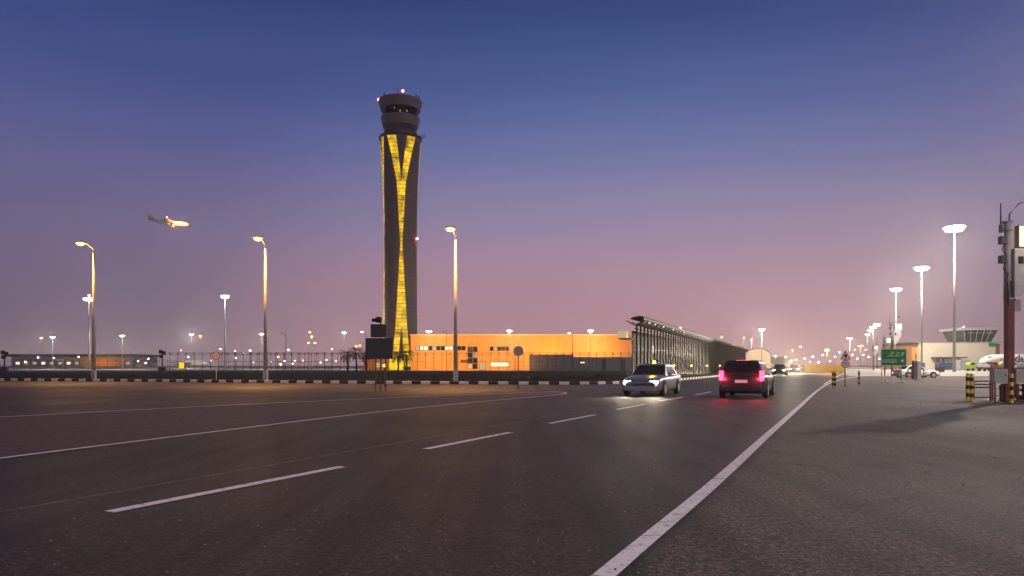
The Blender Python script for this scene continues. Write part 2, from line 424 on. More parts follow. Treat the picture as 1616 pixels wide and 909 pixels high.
for i in range(NZ):
    z0, z1 = zt*i/NZ, zt*(i+1)/NZ
    for k in range(NA):
        a0, a1 = 360*k/NA, 360*(k+1)/NA
        R = 6.3*2*PI/360
        sb.quad([SP(a0,z0), SP(a1,z0), SP(a1,z1), SP(a0,z1)], 0, ((a0*R,z0),(a1*R,z0),(a1*R,z1),(a0*R,z1)))
sb.quad([SP(360*k/NA, zt) for k in range(NA)])
sb.build('shaft', 'tower_skin', tw)
# forked light strips: centre line at angle c; rows of panels with dark joints between
def vstrip(cdeg, ks=1.0):
    q = MB(); rows = 62; z0 = zz(548); z1 = zz(217.5)
    H1 = 77.9
    for i in range(rows):
        a = i/rows; c2 = (i+1)/rows
        za = 1.0+(H1-1.0)*a+0.07; zb = 1.0+(H1-1.0)*c2-0.07
        def spans(z):
            top, fork, waist, foot = 77.9, 63.0, 42.0, 14.5
            if z > fork:
                u = (z-fork)/(top-fork); o1 = ks*(15+u*24); i1 = ks*u*15
                return [(-o1,-i1),(i1,o1)]
            if z > waist:
                u = (z-waist)/(fork-waist); w = ks*(3.6+u*10.9); return [(-w,w)]
            if z > foot:
                u = (waist-z)/(waist-foot); w = ks*(3.6+u*15.4); return [(-w,w)]
            u = (foot-z)/foot; w = ks*(19+u*11); i_ = ks*u*13; return [(-w,-i_),(i_,w)]
        sa, sb_ = spans(za), spans(zb)
        if len(sa) != len(sb_): sa = spans(zb) if len(sb_) == 2 else [(sa[0][0],0),(0,sa[-1][1])] if len(sa)==1 else sa; sb_ = spans(zb) if len(spans(zb)) == len(sa) else [(spans(zb)[0][0],0),(0,spans(zb)[-1][1])]
        for (l0,r0),(l1,r1) in zip(sa, sb_):
            n = 3
            for k in range(n):
                A0 = l0+(r0-l0)*k/n; A1 = l0+(r0-l0)*(k+1)/n; B0 = l1+(r1-l1)*k/n; B1 = l1+(r1-l1)*(k+1)/n
                if abs(A1-A0) < 0.05 and abs(B1-B0) < 0.05: continue
                q.quad([SP(cdeg+A0,za,.12), SP(cdeg+A1,za,.12), SP(cdeg+B1,zb,.12), SP(cdeg+B0,zb,.12)])
    return q
for cdeg, ks in ((12,1), (-60,.55), (118,.8), (192,1)):
    vstrip(cdeg, ks).build('light_strip', 'yellow_glow', tw)
rf = MB(); rf.loft([[SP(360*k/NA, zt, -0.2) for k in range(NA)], [SP(360*k/NA, zt+.25, .35) for k in range(NA)], [SP(360*k/NA, zt+.55, .35) for k in range(NA)]])
rf.build('shaft_roof', 'roofdark', tw)
nk = MB(); nk.lathe([(5.0,zt+.5),(5.0,zz(212)),(5.6,zz(211.4)),(5.6,zz(210.2))], 32, uvs=True); nk.build('neck', 'ring_skin', tw)
g2 = MB(); g2.lathe([(5.35,zz(210.2)),(5.75,zz(202.0))], 32); g2.build('lower_window_band', 'glass', tw)
r2 = MB(); r2.lathe([(5.6,zz(202.2)),(5.95,zz(202.2)),(6.65,zz(188)),(6.45,zz(187.6)),(5.5,zz(187.6))], 40, uvs=True); r2.build('lower_ring', 'ring_skin', tw)
g1 = MB(); g1.lathe([(5.5,zz(187.6)),(6.4,zz(175.4))], 32); gl = g1.build('cab_window_band', 'glass', tw)
r1 = MB(); r1.lathe([(6.2,zz(175.6)),(6.65,zz(175.6)),(7.5,zz(161.5)),(7.3,zz(161.0)),(5.5,zz(161.8))], 40, uvs=True); r1.build('upper_ring', 'ring_skin', tw)
for k in range(16):
    a = 2*PI*k/16; mu = MB()
    mu.tube([(5.53*math.cos(a),5.53*math.sin(a),zz(187.5)),(6.43*math.cos(a),6.43*math.sin(a),zz(175.5))], .07, 4)
    mu.build('mullion', 'dark_metal', tw)
for a, zl in ((-100,180.0),(-60,183.5),(-82,184.5)):
    t = math.radians(a); bb = MB(); bb.box((5.95*math.cos(t),5.95*math.sin(t),zz(zl)), (.25,.25,.5)); bb.build('cab_lamp', 'e_dimwin', tw)
an = MB(); an.tube([(-.3,-4,zz(161)),(-.3,-4,zz(138))], [.09,.04], 6); an.build('antenna', 'dark_metal', tw)
for x,y in ((-4.5,-5.6),(6.6,-2.8),(5.9,-3.9)):
    an = MB(); an.box((x,y,zz(160)), (.35,.35,1.5)); an.build('roof_vent', 'dark_metal', tw)
for x,y,z in ((-7.2,-1.6,zz(160)),(1.9,-7.0,zz(156.5)),(5.95,-1.6,zz(378))):
    l_ = MB(); l_.lathe([(.01,-.35),(.3,-.25),(.38,0),(.3,.25),(.01,.35)], 12, c=(x,y,z)); l_.build('obstruction_lamp', 'e_red', tw)
rl = MB()
for k in range(5): rl.tube([(7.3+.35*k,-2.0,zt+.2),(7.3+.35*k,-2.0,zt+1.3)], .05, 4)
for h_ in (.3,.8,1.3): rl.tube([(7.2,-2,zt+h_),(8.8,-2,zt+h_)], .05, 4)
rl.build('maintenance_rail', 'dark_metal', tw)
pd = MB(); pd.box((0,-8.6,1.8),(4.5,2.2,3.6)); pd.build('glowing_podium', 'yellow_glow', tw)  # yellow light on the tower podium, put in as glow of its material
light('tower_glow', 'POINT', (0,-14,2.5), 900, (1,.65,.1), tw, 1.0)

# ------------------------------------------------------------------ long ochre building
BY = 200.0
def BX(px): return (px-CX)/F*BY
ob = thing('service_building', (BX(825), BY, 0), 'long flat-roofed building lit ochre by sodium light, with a strip of windows beside the control tower', 'building')
x0, x1 = BX(648)-BX(825), BX(1001)-BX(825); hz = Z(529.5, BY)
w_ = MB(); w_.box(((x0+x1)/2, 14, hz/2), (x1-x0, 28, hz)); w_.build('wall', 'ochre', ob)
w_ = MB(); w_.box(((x0+x1)/2, 14, hz+.2), (x1-x0+.4, 28.4, .4)); w_.build('parapet', 'orange_lit_panel', ob)
def bx(px): return BX(px)-BX(825)
def win(pa, pb, ya, yb, m, frame=True, parent=ob, nm='window'):
    f_ = MB(); f_.box(((bx(pa)+bx(pb))/2, -.06, (Z(ya,BY)+Z(yb,BY))/2), (bx(pb)-bx(pa), .12, Z(ya,BY)-Z(yb,BY)))
    o_ = f_.build(nm, 'dark_metal', parent)
    p_ = MB(); p_.box(((bx(pa)+bx(pb))/2, -.135, (Z(ya,BY)+Z(yb,BY))/2), (bx(pb)-bx(pa)-.25, .03, Z(ya,BY)-Z(yb,BY)-.25)); p_.build('pane', m, o_)
wl = [('glass',1),('e_dimwin',1),('e_win',0),('glass',1),('glass',1),('e_win',0),('e_dimwin',1),('glass',1)]
for i in range(12):
    pa = 656+i*6.6; win(pa, pa+6.2, 546, 553, ['e_dimwin','e_win','e_win','glass','e_dimwin','glass','glass','e_win','e_win','glass','glass','glass'][i])
for i in range(5):
    pa = 773+i*6.1; win(pa, pa+5.7, 547, 553.5, ['glass','e_dimwin','glass','glass','glass'][i])
for r in range(4):
    for i in range(2):
        win(738+i*8, 745.6+i*8, 547+r*9, 555.4+r*9, 'glass' if (r,i) not in ((1,1),(3,0)) else 'e_dimwin', nm='stair_window')
win(774, 803, 571.5, 578.8, 'e_win', nm='shop_window'); win(757, 766, 571, 584.5, 'e_dimwin', nm='entrance_door')
f_ = MB(); f_.box((bx(735), -.05, Z(570,BY)), (3.0,.12,.9)); f_.build('notice_board', 'dark_metal', ob)
pj = MB()
for k in range(26):
    x = x0+ (x1-x0)*(k+.5)/26; pj.box((x,-.02,hz/2),(.05,.05,hz-.1))
pj.build('panel_joint', 'orange_lit_panel', ob)
# wall in front
gw = thing('boundary_wall', (0, 188, 0), 'dark grey boundary wall stepping down in front of the right half of the ochre building', 'wall')
def gx(px): return (px-CX)/F*188
q = MB(); q.box(((gx(835)+gx(905))/2,0,Z(559.5,188)/2),(gx(905)-gx(835),.4,Z(559.5,188))); q.build('wall_panel','wall_grey',gw)
q = MB(); q.box(((gx(905)+gx(1003))/2,0,Z(563.5,188)/2),(gx(1003)-gx(905)-.01,.4,Z(563.5,188))); q.build('wall_panel','wall_grey',gw)
for pa in (950,980):
    q = MB(); q.box((gx(pa+3),-.25,1.6),(1.2,.1,3.2)); q.build('door','dark_metal',gw)
q = MB(); q.box((gx(919),-.24,Z(572,188)),(1.2,.06,.35)); q.build('wall_lamp','e_win',gw)
# lower annexe to the left of the tower foot
ax = thing('gatehouse', (W(590,205).x,205,0), 'small ochre gatehouse behind the palms at the foot of the tower', 'building')
q = MB(); q.box((0,3,1.7),(6.4,6,3.4)); q.build('wall','ochre',ax)
q = MB(); q.box((0,3,3.5),(6.9,6.5,.2)); q.build('roof','roofdark',ax)
q = MB(); q.box((1.2,-.05,1.6),(1.4,.1,1.4)); q.build('window','e_dimwin',ax)

# ------------------------------------------------------------------ dark louvred building with upswept roof
A_, B_ = Vector((11.9,65,0)), Vector((65,190,0))
du = (B_-A_).normalized(); LEN = (B_-A_).length; ang = math.atan2(du.y, du.x)
lv = thing('louvred_building', A_, 'dark building of tall vertical fins under an upswept curling roof', 'building', rz=ang)
# local x runs along the facade; local y is to the back (left side of the facade seen from the road)
nf = 82
for i in range(nf):
    sx0 = i*LEN/(nf-1)
    if i == 0:
        q = MB(); q.box((0,0,2.62),(.12,.17,5.24)); q0 = q.build('fin','louvre',lv)
    else:
        fo = q0.copy(); C.objects.link(fo); fo.parent = lv; fo.location = (sx0,0,0)
# upswept roof: curls out over the road side and ends in a back-turned lip
PR = [(.95,5.72),(.5,5.45),(.12,5.24),(-.25,5.34),(-.55,5.52),(-.74,5.74),(-.74,5.95),(-.58,6.08),(-.3,6.12),(.2,6.05),(.6,5.9)]
def prof(x, th=0.0): return [(x,y,z) for y,z in PR]
q = MB(); lo, hi = [(y,z) for y,z in PR[2:]], []
def band(x):
    out = [(x,y,z) for y,z in PR[2:]]
    inn = [(x,y*.86-.0,z-.07-(z-5.2)*.03) for y,z in reversed(PR[3:])]
    return out+inn
q.loft([band(-.3+(LEN+.6)*k/30) for k in range(31)]); q.build('roof','roofdark',lv)
for i in range(60):
    x = -.25+(LEN+.4)*i/59
    if i == 0:
        q = MB(); q.tube([(0,y,z-.02) for y,z in PR[:6]],[.05]*6,5); rib0 = q.build('roof_rib','louvre',lv); rib0.location = (x,0,0)
    else:
        r_ = rib0.copy(); C.objects.link(r_); r_.parent = lv; r_.location = (x,0,0)
for hh in (4.95,3.1,0.4):
    q = MB(); q.box((LEN/2,.2,hh),(LEN,.08,.14)); q.build('rail','louvre',lv)
q = MB(); q.box((LEN/2+.1,.5,1.3),(LEN-.2,.12,2.6)); q.build('wall','dark_metal',lv)
q = MB(); q.box((13,.9,3.75),(22,.12,2.2)); q.build('upper_wall','wall_grey',lv)
q = MB(); q.box((76,.9,3.75),(103.8,.12,2.2)); q.build('upper_wall','dark_metal',lv)
for x, z, m_ in ((12,3.2,'e_win'),(14,3.2,'e_dimwin'),(70,2.4,'e_win'),(92,2.9,'e_dimwin'),(96,3.0,'e_win'),(110,2.2,'e_win')):
    q = MB(); q.box((x,.40,z) if z < 2.6 else (x,.80,z),(.7,.06,.8)); q.build('window',m_,lv)
for x in (2.5,5.5,10,16,24):
    q = MB(); q.box((x,-.62,5.62),(.3,.2,.1)); q.build('soffit_lamp','e_win',lv)
q = MB(); q.box((-.2,1.0,3.95),(1.6,1.1,.1)); q.build('balcony','louvre',lv)
q = MB(); q.box((-.1,1.3,4.35),(.9,.8,.7)); q.build('lit_room','e_dimwin',lv)
# low amber lamps on short posts along its foot
lamp0 = None
GR_AM = 'low amber lamps in front of the louvred building'
for i, s in enumerate((-.3,14.5,28,44,62,80,98)):
    p = A_+du*s+Vector((du.y,-du.x,0))*1.0
    if lamp0 is None:
        lamp0 = thing('post_lamp', p, 'low post lamp with amber light at the foot of the louvred building', 'lamp', GR_AM)
        q = MB(); q.tube([(0,0,0),(0,0,1.3)], .035, 6); q.build('post','dark_metal',lamp0)
        q = MB(); q.box((0,0,1.4),(.2,.2,.2)); q.build('lamp_head','e_amber',lamp0)
        first = lamp0
    else: dup(lamp0, p)

# ------------------------------------------------------------------ hangar and far buildings
hg = thing('aircraft_hangar', (W(1196,560).x,560,0), 'pale hangar with a curved dark roof and lit doors at the end of the road', 'hangar')
def arch(w, h, n=14, e=.62): return [(-w/2,e*h)]+[(-w/2*math.cos(PI*k/n), e*h+(1-e)*h*math.sin(PI*k/n)) for k in range(1,n)]+[(w/2,e*h)]
q = MB(); q.prism([(-10.4,0)]+arch(20.8,15)+[(10.4,0)], 0, .6); q.build('gable','cream',hg)
sec0 = [(-10.8,0,9.0)]
q = MB(); q.loft([[(x+sx,y,z) for x,z in [(-11,8.8)]+arch(22,15.6,14,.6)+[(11,8.8)]] for y,sx in ((-.2,0),(60,14),(120,28))], cap=False, closed=False); q.build('roof','grey',hg)
q = MB(); q.box((25,60,4.5),(.5,120,9.0)); q.build('side_wall','grey',hg)
for k in range(4):
    q = MB(); q.box((-7.6+5.1*k,-.1,4.3),(4.7,.2,8.4)); d_ = q.build('door_panel','cream',hg)
q = MB(); q.box((0,-.3,2.3),(24,.1,2.4)); q.build('lit_door_band','e_dimwin',hg)
light('apron_flood','POINT',(2,-22,9),9000,WHT,hg,1.0)

wh = thing('terminal_building', (W(115,620).x,620,0), 'long low pale terminal with a dark flat roof far behind the fence on the left', 'building')
q = MB(); q.box((0,20,4.6),(112,40,9.2)); q.build('wall','grey',wh)
q = MB(); q.box((0,20,10.6),(118,46,2.4)); q.build('roof','roofdark',wh)
for k in range(14):
    q = MB(); q.box((-50+k*7.7,-.15,3.6),(3.2,.3,2.2)); q.build('window','e_dimwin' if k%3 else 'e_win',wh)
q = MB(); q.box((28,-1,4.0),(40,1.8,6.4)); q.build('lit_facade','ochre',wh)
light('facade_flood','POINT',(28,-18,6),9000,SOD,wh,1.0)

# orange roadside barrier wall
bw = thing('barrier_wall', (W(1300,139).x,139,0), 'low yellow-orange barrier wall lit brightly beside the end of the road', 'barrier')
q = MB(); q.box((0,0,.72),(8.2,.45,1.44)); q.build('wall_panel','yellow',bw,bevel=.03)
q = MB(); q.box((0,0,1.49),(8.3,.5,.1)); q.build('coping','yellow',bw)
for k in range(-3,4):
    q = MB(); q.box((k*1.16,-.235,.7),(.05,.03,1.3)); q.build('joint','ochre',bw)

# ------------------------------------------------------------------ right-hand apron building
RY = 235.0
def rx(px): return (px-1512)/F*RY
rb_ = thing('apron_building', (W(1512,RY).x,RY,0), 'floodlit cream clad apron building with a glass control cab on its roof', 'building')
rh = Z(540.5,RY)
q = MB(); q.box(((rx(1451)+rx(1571))/2,10,rh/2),(rx(1571)-rx(1451),20,rh)); q.build('main_wall','cream',rb_)
q = MB(); q.box(((rx(1443)+rx(1451))/2,11,(rh-.5)/2),(rx(1451)-rx(1443)-.01,19,rh-.5)); q.build('side_wing','ochre',rb_)
q = MB(); q.box(((rx(1571)+rx(1583))/2,11,(rh-.3)/2),(rx(1583)-rx(1571)-.01,19,rh-.3)); q.build('side_wing','ochre',rb_)
q = MB(); q.box((rx(1512),10,rh+.12),(rx(1585)-rx(1442),20.4,.24)); q.build('parapet','grey',rb_)
q = MB(); q.box((rx(1565.5),-.06,Z(544,RY)),(2.4,.12,1.3)); q.build('green_sign','green',rb_)
cx_ = (rx(1535)+rx(1577))/2; wb = rx(1575)-rx(1533); wt = rx(1585)-rx(1525)
q = MB()
zb_, zt_ = rh+.3, Z(520.5,RY)
q.loft([[(cx_-wb/2,4,zb_),(cx_+wb/2,4,zb_),(cx_+wb/2,13,zb_),(cx_-wb/2,13,zb_)],[(cx_-wt/2+.6,2.5,zt_),(cx_+wt/2-.6,2.5,zt_),(cx_+wt/2-.6,14.5,zt_),(cx_-wt/2+.6,14.5,zt_)]])
cab = q.build('control_cab','glass',rb_)
q = MB()
for k in range(6):
    u = k/5; q.tube([(cx_-wb/2+wb*u,3.95,zb_),(cx_-wt/2+.6+(wt-1.2)*u,2.45,zt_)],.08,4)
q.tube([(cx_-wb*.52,3.3,(zb_+zt_)/2),(cx_+wb*.55,3.3,(zb_+zt_)/2)],.05,4)
q.build('mullion','ltgrey',cab)
for k in range(7):
    q = MB(); q.box((cx_-4.2+k*1.35,2.66,zt_-.9),(.7,.05,.18)); q.build('cab_lamp','e_dimwin',cab)
q = MB(); q.box((cx_,8.5,zt_+.45),(wt+.3,13,.9)); q.build('cab_roof','ltgrey',rb_)
q = MB(); q.box((rx(1533),4,Z(515,RY)),(.3,.3,.4)); q.build('obstruction_lamp','e_red',rb_)
# loading canopy
q = MB(); q.box(((rx(1469)+rx(1514))/2,-2.2,Z(564.5,RY)),(rx(1514)-rx(1469),4.4,.35)); q.build('canopy','roofdark',rb_)
for pa in (1469.5,1477): 
    q = MB(); q.box((rx(pa),-4.0,Z(565,RY)/2),(.9 if pa<1472 else .5,.5,Z(565,RY))); q.build('canopy_post','roofdark',rb_)
q = MB(); q.box((rx(1495),-.1,2.0),(7.4,.1,3.6)); q.build('roller_door','white',rb_)
for px in (1455,1480,1506,1532,1556):
    pass

def container(name, px0, px1, pyt, Y, m_, label, cat, depth=2.4, ribs=True, base=.15):
    w = (px1-px0)/F*Y; hgt = Z(pyt,Y)-base
    t = thing(name, W((px0+px1)/2, Y), label, cat)
    q = MB(); q.box((0,depth/2,base+hgt/2),(w,depth,hgt)); q.build('body',m_,t,bevel=.03)
    if ribs:
        q = MB(); n = max(3,int(w/.4))
        for k in range(n): q.box((-w/2+w*(k+.5)/n,-.02,base+hgt/2),(.1,.05,hgt-.3))
        q.build('corrugation',m_,t)
    for s_ in (-1,1):
        q = MB(); q.box((s_*(w/2-.15),depth/2,base/2+.005),(.25,depth-.1,base)); q.build('skid','dark_metal',t)
    return t
container('shipping_container',1483,1515,572.5,205,'blue','blue corrugated shipping container in front of the cream apron building','container')
container('cargo_trailer',1515,1532,568,200,'ltgrey','pale grey box trailer between the blue container and the lime truck','trailer')
container('storage_box',1482,1491,578.5,150,'rust','small red-brown storage box in front of the blue container','box',1.4,False)
container('blue_cabin',1447,1460,572.5,190,'blue','small blue cabin left of the apron building doorway','cabin')
def service_truck(px, Y, label, cab_m, bed_m, rz=0.0, L_=5.0):
    t = thing('service_truck', W(px,Y), label, 'truck', rz=rz)
    q = MB(); q.prism([(-L_/2,.5),(-L_/2,1.7),(-L_/2+.5,2.3),(-L_/2+1.6,2.3),(-L_/2+1.7,.5)],-1,1); q.build('cab',cab_m,t,bevel=.05)
    q = MB(); q.prism([(-L_/2+.1,1.6),(-L_/2+.52,2.15),(-L_/2+1.3,2.15),(-L_/2+1.4,1.6)],-1.02,1.02); q.build('cab_window','glass',t)
    q = MB(); q.box((.7,0,.8),(L_-1.8,2,.35)); q.build('flatbed','dark_metal',t)
    q = MB(); q.box((.9,0,1.35),(L_-2.4,1.9,.75)); q.build('load',bed_m,t,bevel=.05)
    for x in (-L_/2+.9,L_/2-.9):
        for y in (-1,1):
            q = MB(); q.lathe([(.1,-.13),(.36,-.13),(.4,-.08),(.4,.08),(.36,.13),(.1,.13)],16,axis='y',c=(x,y,.4)); q.build('wheel','black',t,smooth=False)
    return t
service_truck(1541,185,'lime green service truck parked by the nose of the parked airliner','lime','lime')
service_truck(1558,170,'low baggage truck with pale load in front of the parked airliner','rust','ltgrey',PI,4.4)
service_truck(1604,180,'grey service truck under the fuselage of the parked airliner','ltgrey','grey',0,4.5)

# ------------------------------------------------------------------ aircraft
def airliner(name, loc, rz, label, length=36, rad=1.9, zc=3.6, t_tail=False, high_wing=False, engines=2, mt='white', gear=True, lights=False, pitch=0.0, tailm=None):
    t = thing(name, loc, label, 'airplane', rz=rz)
    prof = [(-.5,.05,.75),(-.46,.25,.62),(-.38,.55,.35),(-.28,.85,.12),(-.16,1,0),(0,1,0),(.3,1,0),(.4,.96,-.03),(.45,.78,-.1),(.48,.52,-.2),(.495,.28,-.28),(.5,.05,-.33)]
    q = MB(); secs = []
    for u,rr,dz in prof:
        secs.append([(u*length, rad*rr*math.cos(2*PI*k/20), zc+rad*dz+rad*rr*math.sin(2*PI*k/20)) for k in range(20)])
    q.loft(secs); fu = q.build('fuselage', mt, t, smooth=True)
    wz = zc+rad*.9 if high_wing else zc-rad*.55
    for sgn in (-1,1):
        span = length*.48; q = MB()
        pr = [(0,.3,length*.09,-length*.12,.5),(1,.12,-length*.07 if not high_wing else length*.0,-length*.12,.15)]
        def aerofoil(y,x0,x1,zm,th): return [(x0,y,zm),(x0-(x0-x1)*.3,y,zm+th/2),(x1,y,zm),(x0-(x0-x1)*.3,y,zm-th/2)]
        q.loft([aerofoil(sgn*rad*.5,length*.09,-length*.11,wz,.5), aerofoil(sgn*span,-length*.06 if not high_wing else length*.01,-length*.11 if not high_wing else -length*.05,wz+(span*.1 if not high_wing else -.6),.14)])
        q.build('wing','ltgrey',t)
        tz = zc+rad*.5 if not t_tail else zc+length*.22
        q = MB(); q.loft([aerofoil(sgn*.1,-length*.41,-length*.48,tz,.25), aerofoil(sgn*length*.17,-length*.45,-length*.49,tz+.3,.1)])
        q.build('tailplane','ltgrey',t)
        ey = [.33*span] if engines == 2 else [.28*span,.58*span]
        for e in ey:
            q = MB(); er = rad*.52 if engines == 2 else rad*.42
            q.lathe([(er*.5,-1.9),(er*.9,-1.0),(er,.3),(er*.95,1.6),(er*.8,1.9)],16,axis='x',c=(length*.06,sgn*e,wz-er*1.0)); q.build('engine','ltgrey',t,smooth=True)
            q = MB(); q.box((length*.02,sgn*e,wz-er*.2),(2.2,.2,er*.8)); q.build('pylon','ltgrey',t)
    q = MB(); fz = zc+length*.24
    q.loft([[(-length*.34,.18,zc+rad*.8),(-length*.5,.1,zc+rad*.8),(-length*.5,-.1,zc+rad*.8),(-length*.34,-.18,zc+rad*.8)],[(-length*.455,.05,fz),(-length*.53,.04,fz),(-length*.53,-.04,fz),(-length*.455,-.05,fz)]])
    q.build('tail_fin', tailm or mt, t)
    q = MB()
    n = int(length*.62/.55)
    for sgn in (-1,1):
        for k in range(n): q.box((length*.36-k*.55, sgn*rad*.985, zc+rad*.18),(.24,.06,.34))
    q.build('window_row','glass',t)
    q = MB()
    for sgn in (-1,1):
        q.quad([(length*.452,sgn*rad*.55,zc+rad*.34),(length*.43,sgn*rad*.74,zc+rad*.44),(length*.43,sgn*rad*.66,zc+rad*.62),(length*.452,sgn*rad*.45,zc+rad*.52)])
        q.quad([(length*.472,sgn*.05,zc+rad*.27),(length*.454,sgn*rad*.54,zc+rad*.36),(length*.454,sgn*rad*.42,zc+rad*.56),(length*.46,sgn*.05,zc+rad*.5)])
    q.build('cockpit_window','glass',t)
    if gear:
        for x,y in ((length*.38,0),(-length*.03,2.6),(-length*.03,-2.6)):
            q = MB(); q.tube([(x,y,.3),(x,y,zc-rad*.6)],.12,6)
            for yy in (-.25,.25): q.lathe([(.1,-.1),(.42,-.1),(.42,.1),(.1,.1)],14,axis='y',c=(x,y+yy,.42),mi=0)
            q.build('landing_gear','black',t)
    return t
AY = 212.0
# nose faces left (-X)
dubp = airliner('passenger_airliner', (W(1545,AY).x+19.2, AY, 0), PI, 'white passenger airliner with blue lettering on its side parked behind the brown post', 38, 1.92, 3.05)
# writing on the camera-facing side. local +x is the nose (world -x); camera side is local +y
M['ink'] = mat('blue_lettering', (0.03,0.05,0.16), 0.5)
text('lettering','dubai',3.3,'ink',dubp,(W(1545,AY).x+19.2-(W(1594,AY).x)+.1, 1.99, 3.55),(PI/2,0,PI),'LEFT',.02,1.1,.03)
# boarding stairs
st = thing('boarding_stairs', (W(1573,AY-6).x,AY-6,0), 'yellow and grey boarding stairs pushed up to the front door of the airliner', 'stairs')
q = MB(); q.prism([(-1.6,.3),(1.6,2.6),(2.3,2.6),(2.3,2.3),(1.7,2.3),(-1.2,.3)],-.6,.6); q.build('steps','yellow',st)
q = MB(); q.box((0,0,.35),(3.6,1.5,.3)); q.build('chassis','ltgrey',st)
q = MB()
for y in (-.6,.6):
    q.tube([(-1.5,y,1.3),(1.6,y,3.6),(2.3,y,3.6)],.05,5); q.tube([(1.6,y,2.5),(1.6,y,3.6)],.05,5)
q.build('handrail','ltgrey',st)
airliner('parked_jet', (W(297,430).x,430,0), -.05, 'pale high-winged four-engined jet with a T-tail parked behind the fence', 25, 1.75, 3.0, True, True, 4, 'ltgrey')
# aircraft on the approach, in the air
sky_pl = airliner('landing_aircraft', (W(268,600).x,600,Z(351,600)-3), math.radians(28), 'airborne plane with bright landing lamps high above the left street lamps', 34, 1.9, 3.0, gear=False)
for y in (-1.9,1.9,0):
    q = MB(); q.lathe([(.05,-.5),(.5,-.3),(.6,0),(.5,.3),(.05,.5)],10,axis='x',c=(3.0,y*1.3,1.3)); q.build('landing_lamp','e_sod',sky_pl)
light('landing_light','POINT',(6,-6,1.0),30000,(1,.5,.16),sky_pl,.5)
for y in (-15.5,15.5):
    q = MB(); q.box((-2.5,y,4.1),(.5,.5,.5)); q.build('wingtip_lamp','e_red' if y>0 else 'e_faro',sky_pl)
q = MB(); q.box((0,0,5.1),(.5,.5,.4)); q.build('beacon','e_red',sky_pl)

# ------------------------------------------------------------------ sodium street lamps along the kerb
GS = 'tall sodium street lamps along the striped kerb'
def street_lamp(px, py, lx, ly, label):
    p = G(px, py); Y = p.y+.55; p = W(px, Y); h_ = Z(ly, Y); dx = (lx-px)/F*Y
    t = thing('street_lamp', p, label, 'street lamp', GS)
    q = MB(); q.tube([(0,0,0),(0,0,h_-.9)],[.17,.085],12); q.build('pole','galv',t,smooth=True)
    q = MB(); q.box((0,0,.5),(.36,.36,1.0)); q.build('base_cover','galv',t,bevel=.03)
    q = MB(); q.tube([(0,0,h_-.95),(-.03,0,h_-.55),(dx*.5,0,h_-.12),(dx*.8,0,h_+.02)],.05,8); q.build('arm','galv',t,smooth=True)
    q = MB(); q.box((dx,0,h_+.03),(.85,.34,.16),taper=.75); hd = q.build('lamp_head','grey',t,bevel=.03)
    q = MB(); q.lathe([(.05,-.2),(.2,-.17),(.3,-.07),(.3,0)],14,c=(dx,0,h_-.05)); q.build('diffuser','e_sod',hd)
    light('sodium_light','SPOT',(dx,0,h_-.3),13000,SOD,t,.22,108,(0,-.2,-1),.7)
    light('sodium_glow','POINT',(dx,0,h_-.3),2600,SOD,t,.22)
    return t
street_lamp(148,601.5,127,383,'orange sodium street lamp, leftmost of the three on the striped kerb')
street_lamp(419,604.5,407,375,'orange sodium street lamp between the small round sign and the dark sign backs')
street_lamp(719,606.2,711,360,'orange sodium street lamp standing to the right of the control tower')

# ------------------------------------------------------------------ high masts
GM = 'high floodlight masts on the apron'
def mast(px, ly, Y, label, power, n=8, spread=1.6, thick=.33, grp=GM, col=WHT, em='e_wht', zl=None, lamp=.7, sodm=False):
    h_ = Z(ly, Y) if zl is None else zl
    t = thing('floodlight_mast', W(px,Y), label, 'floodlight mast', grp)
    q = MB(); q.tube([(0,0,0),(0,0,h_)],[thick,thick*.38],14); q.build('pole','galv',t,smooth=True)
    q = MB(); q.lathe([(spread-.09,-.07),(spread+.09,-.07),(spread+.09,.07),(spread-.09,.07)],20,c=(0,0,h_-.1))
    for k in range(4):
        a = PI*k/4; q.box((0,0,h_-.1),(2*spread,.1,.1),a)
    q.build('head_frame','grey',t)
    for k in range(n):
        a = 2*PI*k/n+.2; c_ = (spread*math.cos(a),spread*math.sin(a),h_-.45)
        q = MB(); q.box(c_,(lamp,lamp,.4),a,taper=.7); fl = q.build('floodlight','grey',t)
        ca, sa = math.cos(a), math.sin(a); g_ = lamp*.75
        q = MB(); P4 = [(c_[0]+ca*(g_*.9)-sa*u*g_, c_[1]+sa*(g_*.9)+ca*u*g_, c_[2]+.18) for u in (-1,1)]+[(c_[0]-ca*.1-sa*u*g_, c_[1]-sa*.1+ca*u*g_, c_[2]-.75*g_-.2) for u in (1,-1)]
        Q4 = [(x-ca*.12,y-sa*.12,z+.06) for x,y,z in P4]
        q.quad(P4); q.quad(list(reversed(Q4)))
        for k_ in range(4): q.quad([P4[k_],Q4[k_],Q4[(k_+1)%4],P4[(k_+1)%4]])
        q.build('lamp_glass',em,fl)
    if power:
        if power*0.25 > 3000: light('mast_glow','POINT',(0,0,h_-1.4),power*.5,col,t,.7)
        light('mast_light','SPOT',(0,0,h_-1.4),power*.5,col,t,.7,150,(0,0,-1),.35)
    return t
mast(1506,357,150,'tallest floodlight mast, nearest to the brown sign post',110000)
mast(1454.5,421,211,'second tallest floodlight mast, above the left end of the cream building',120000)
mast(1414,455,272,'floodlight mast directly behind the lit stand sign and green road sign',120000)
mast(1341,533,560,'floodlight mast behind the triangular warning sign',120000,6,1.6)
mast(1358,545,640,'low looking warm floodlight mast just right of the warning sign',25000,6,1.6,col=SOD,em='e_sod')
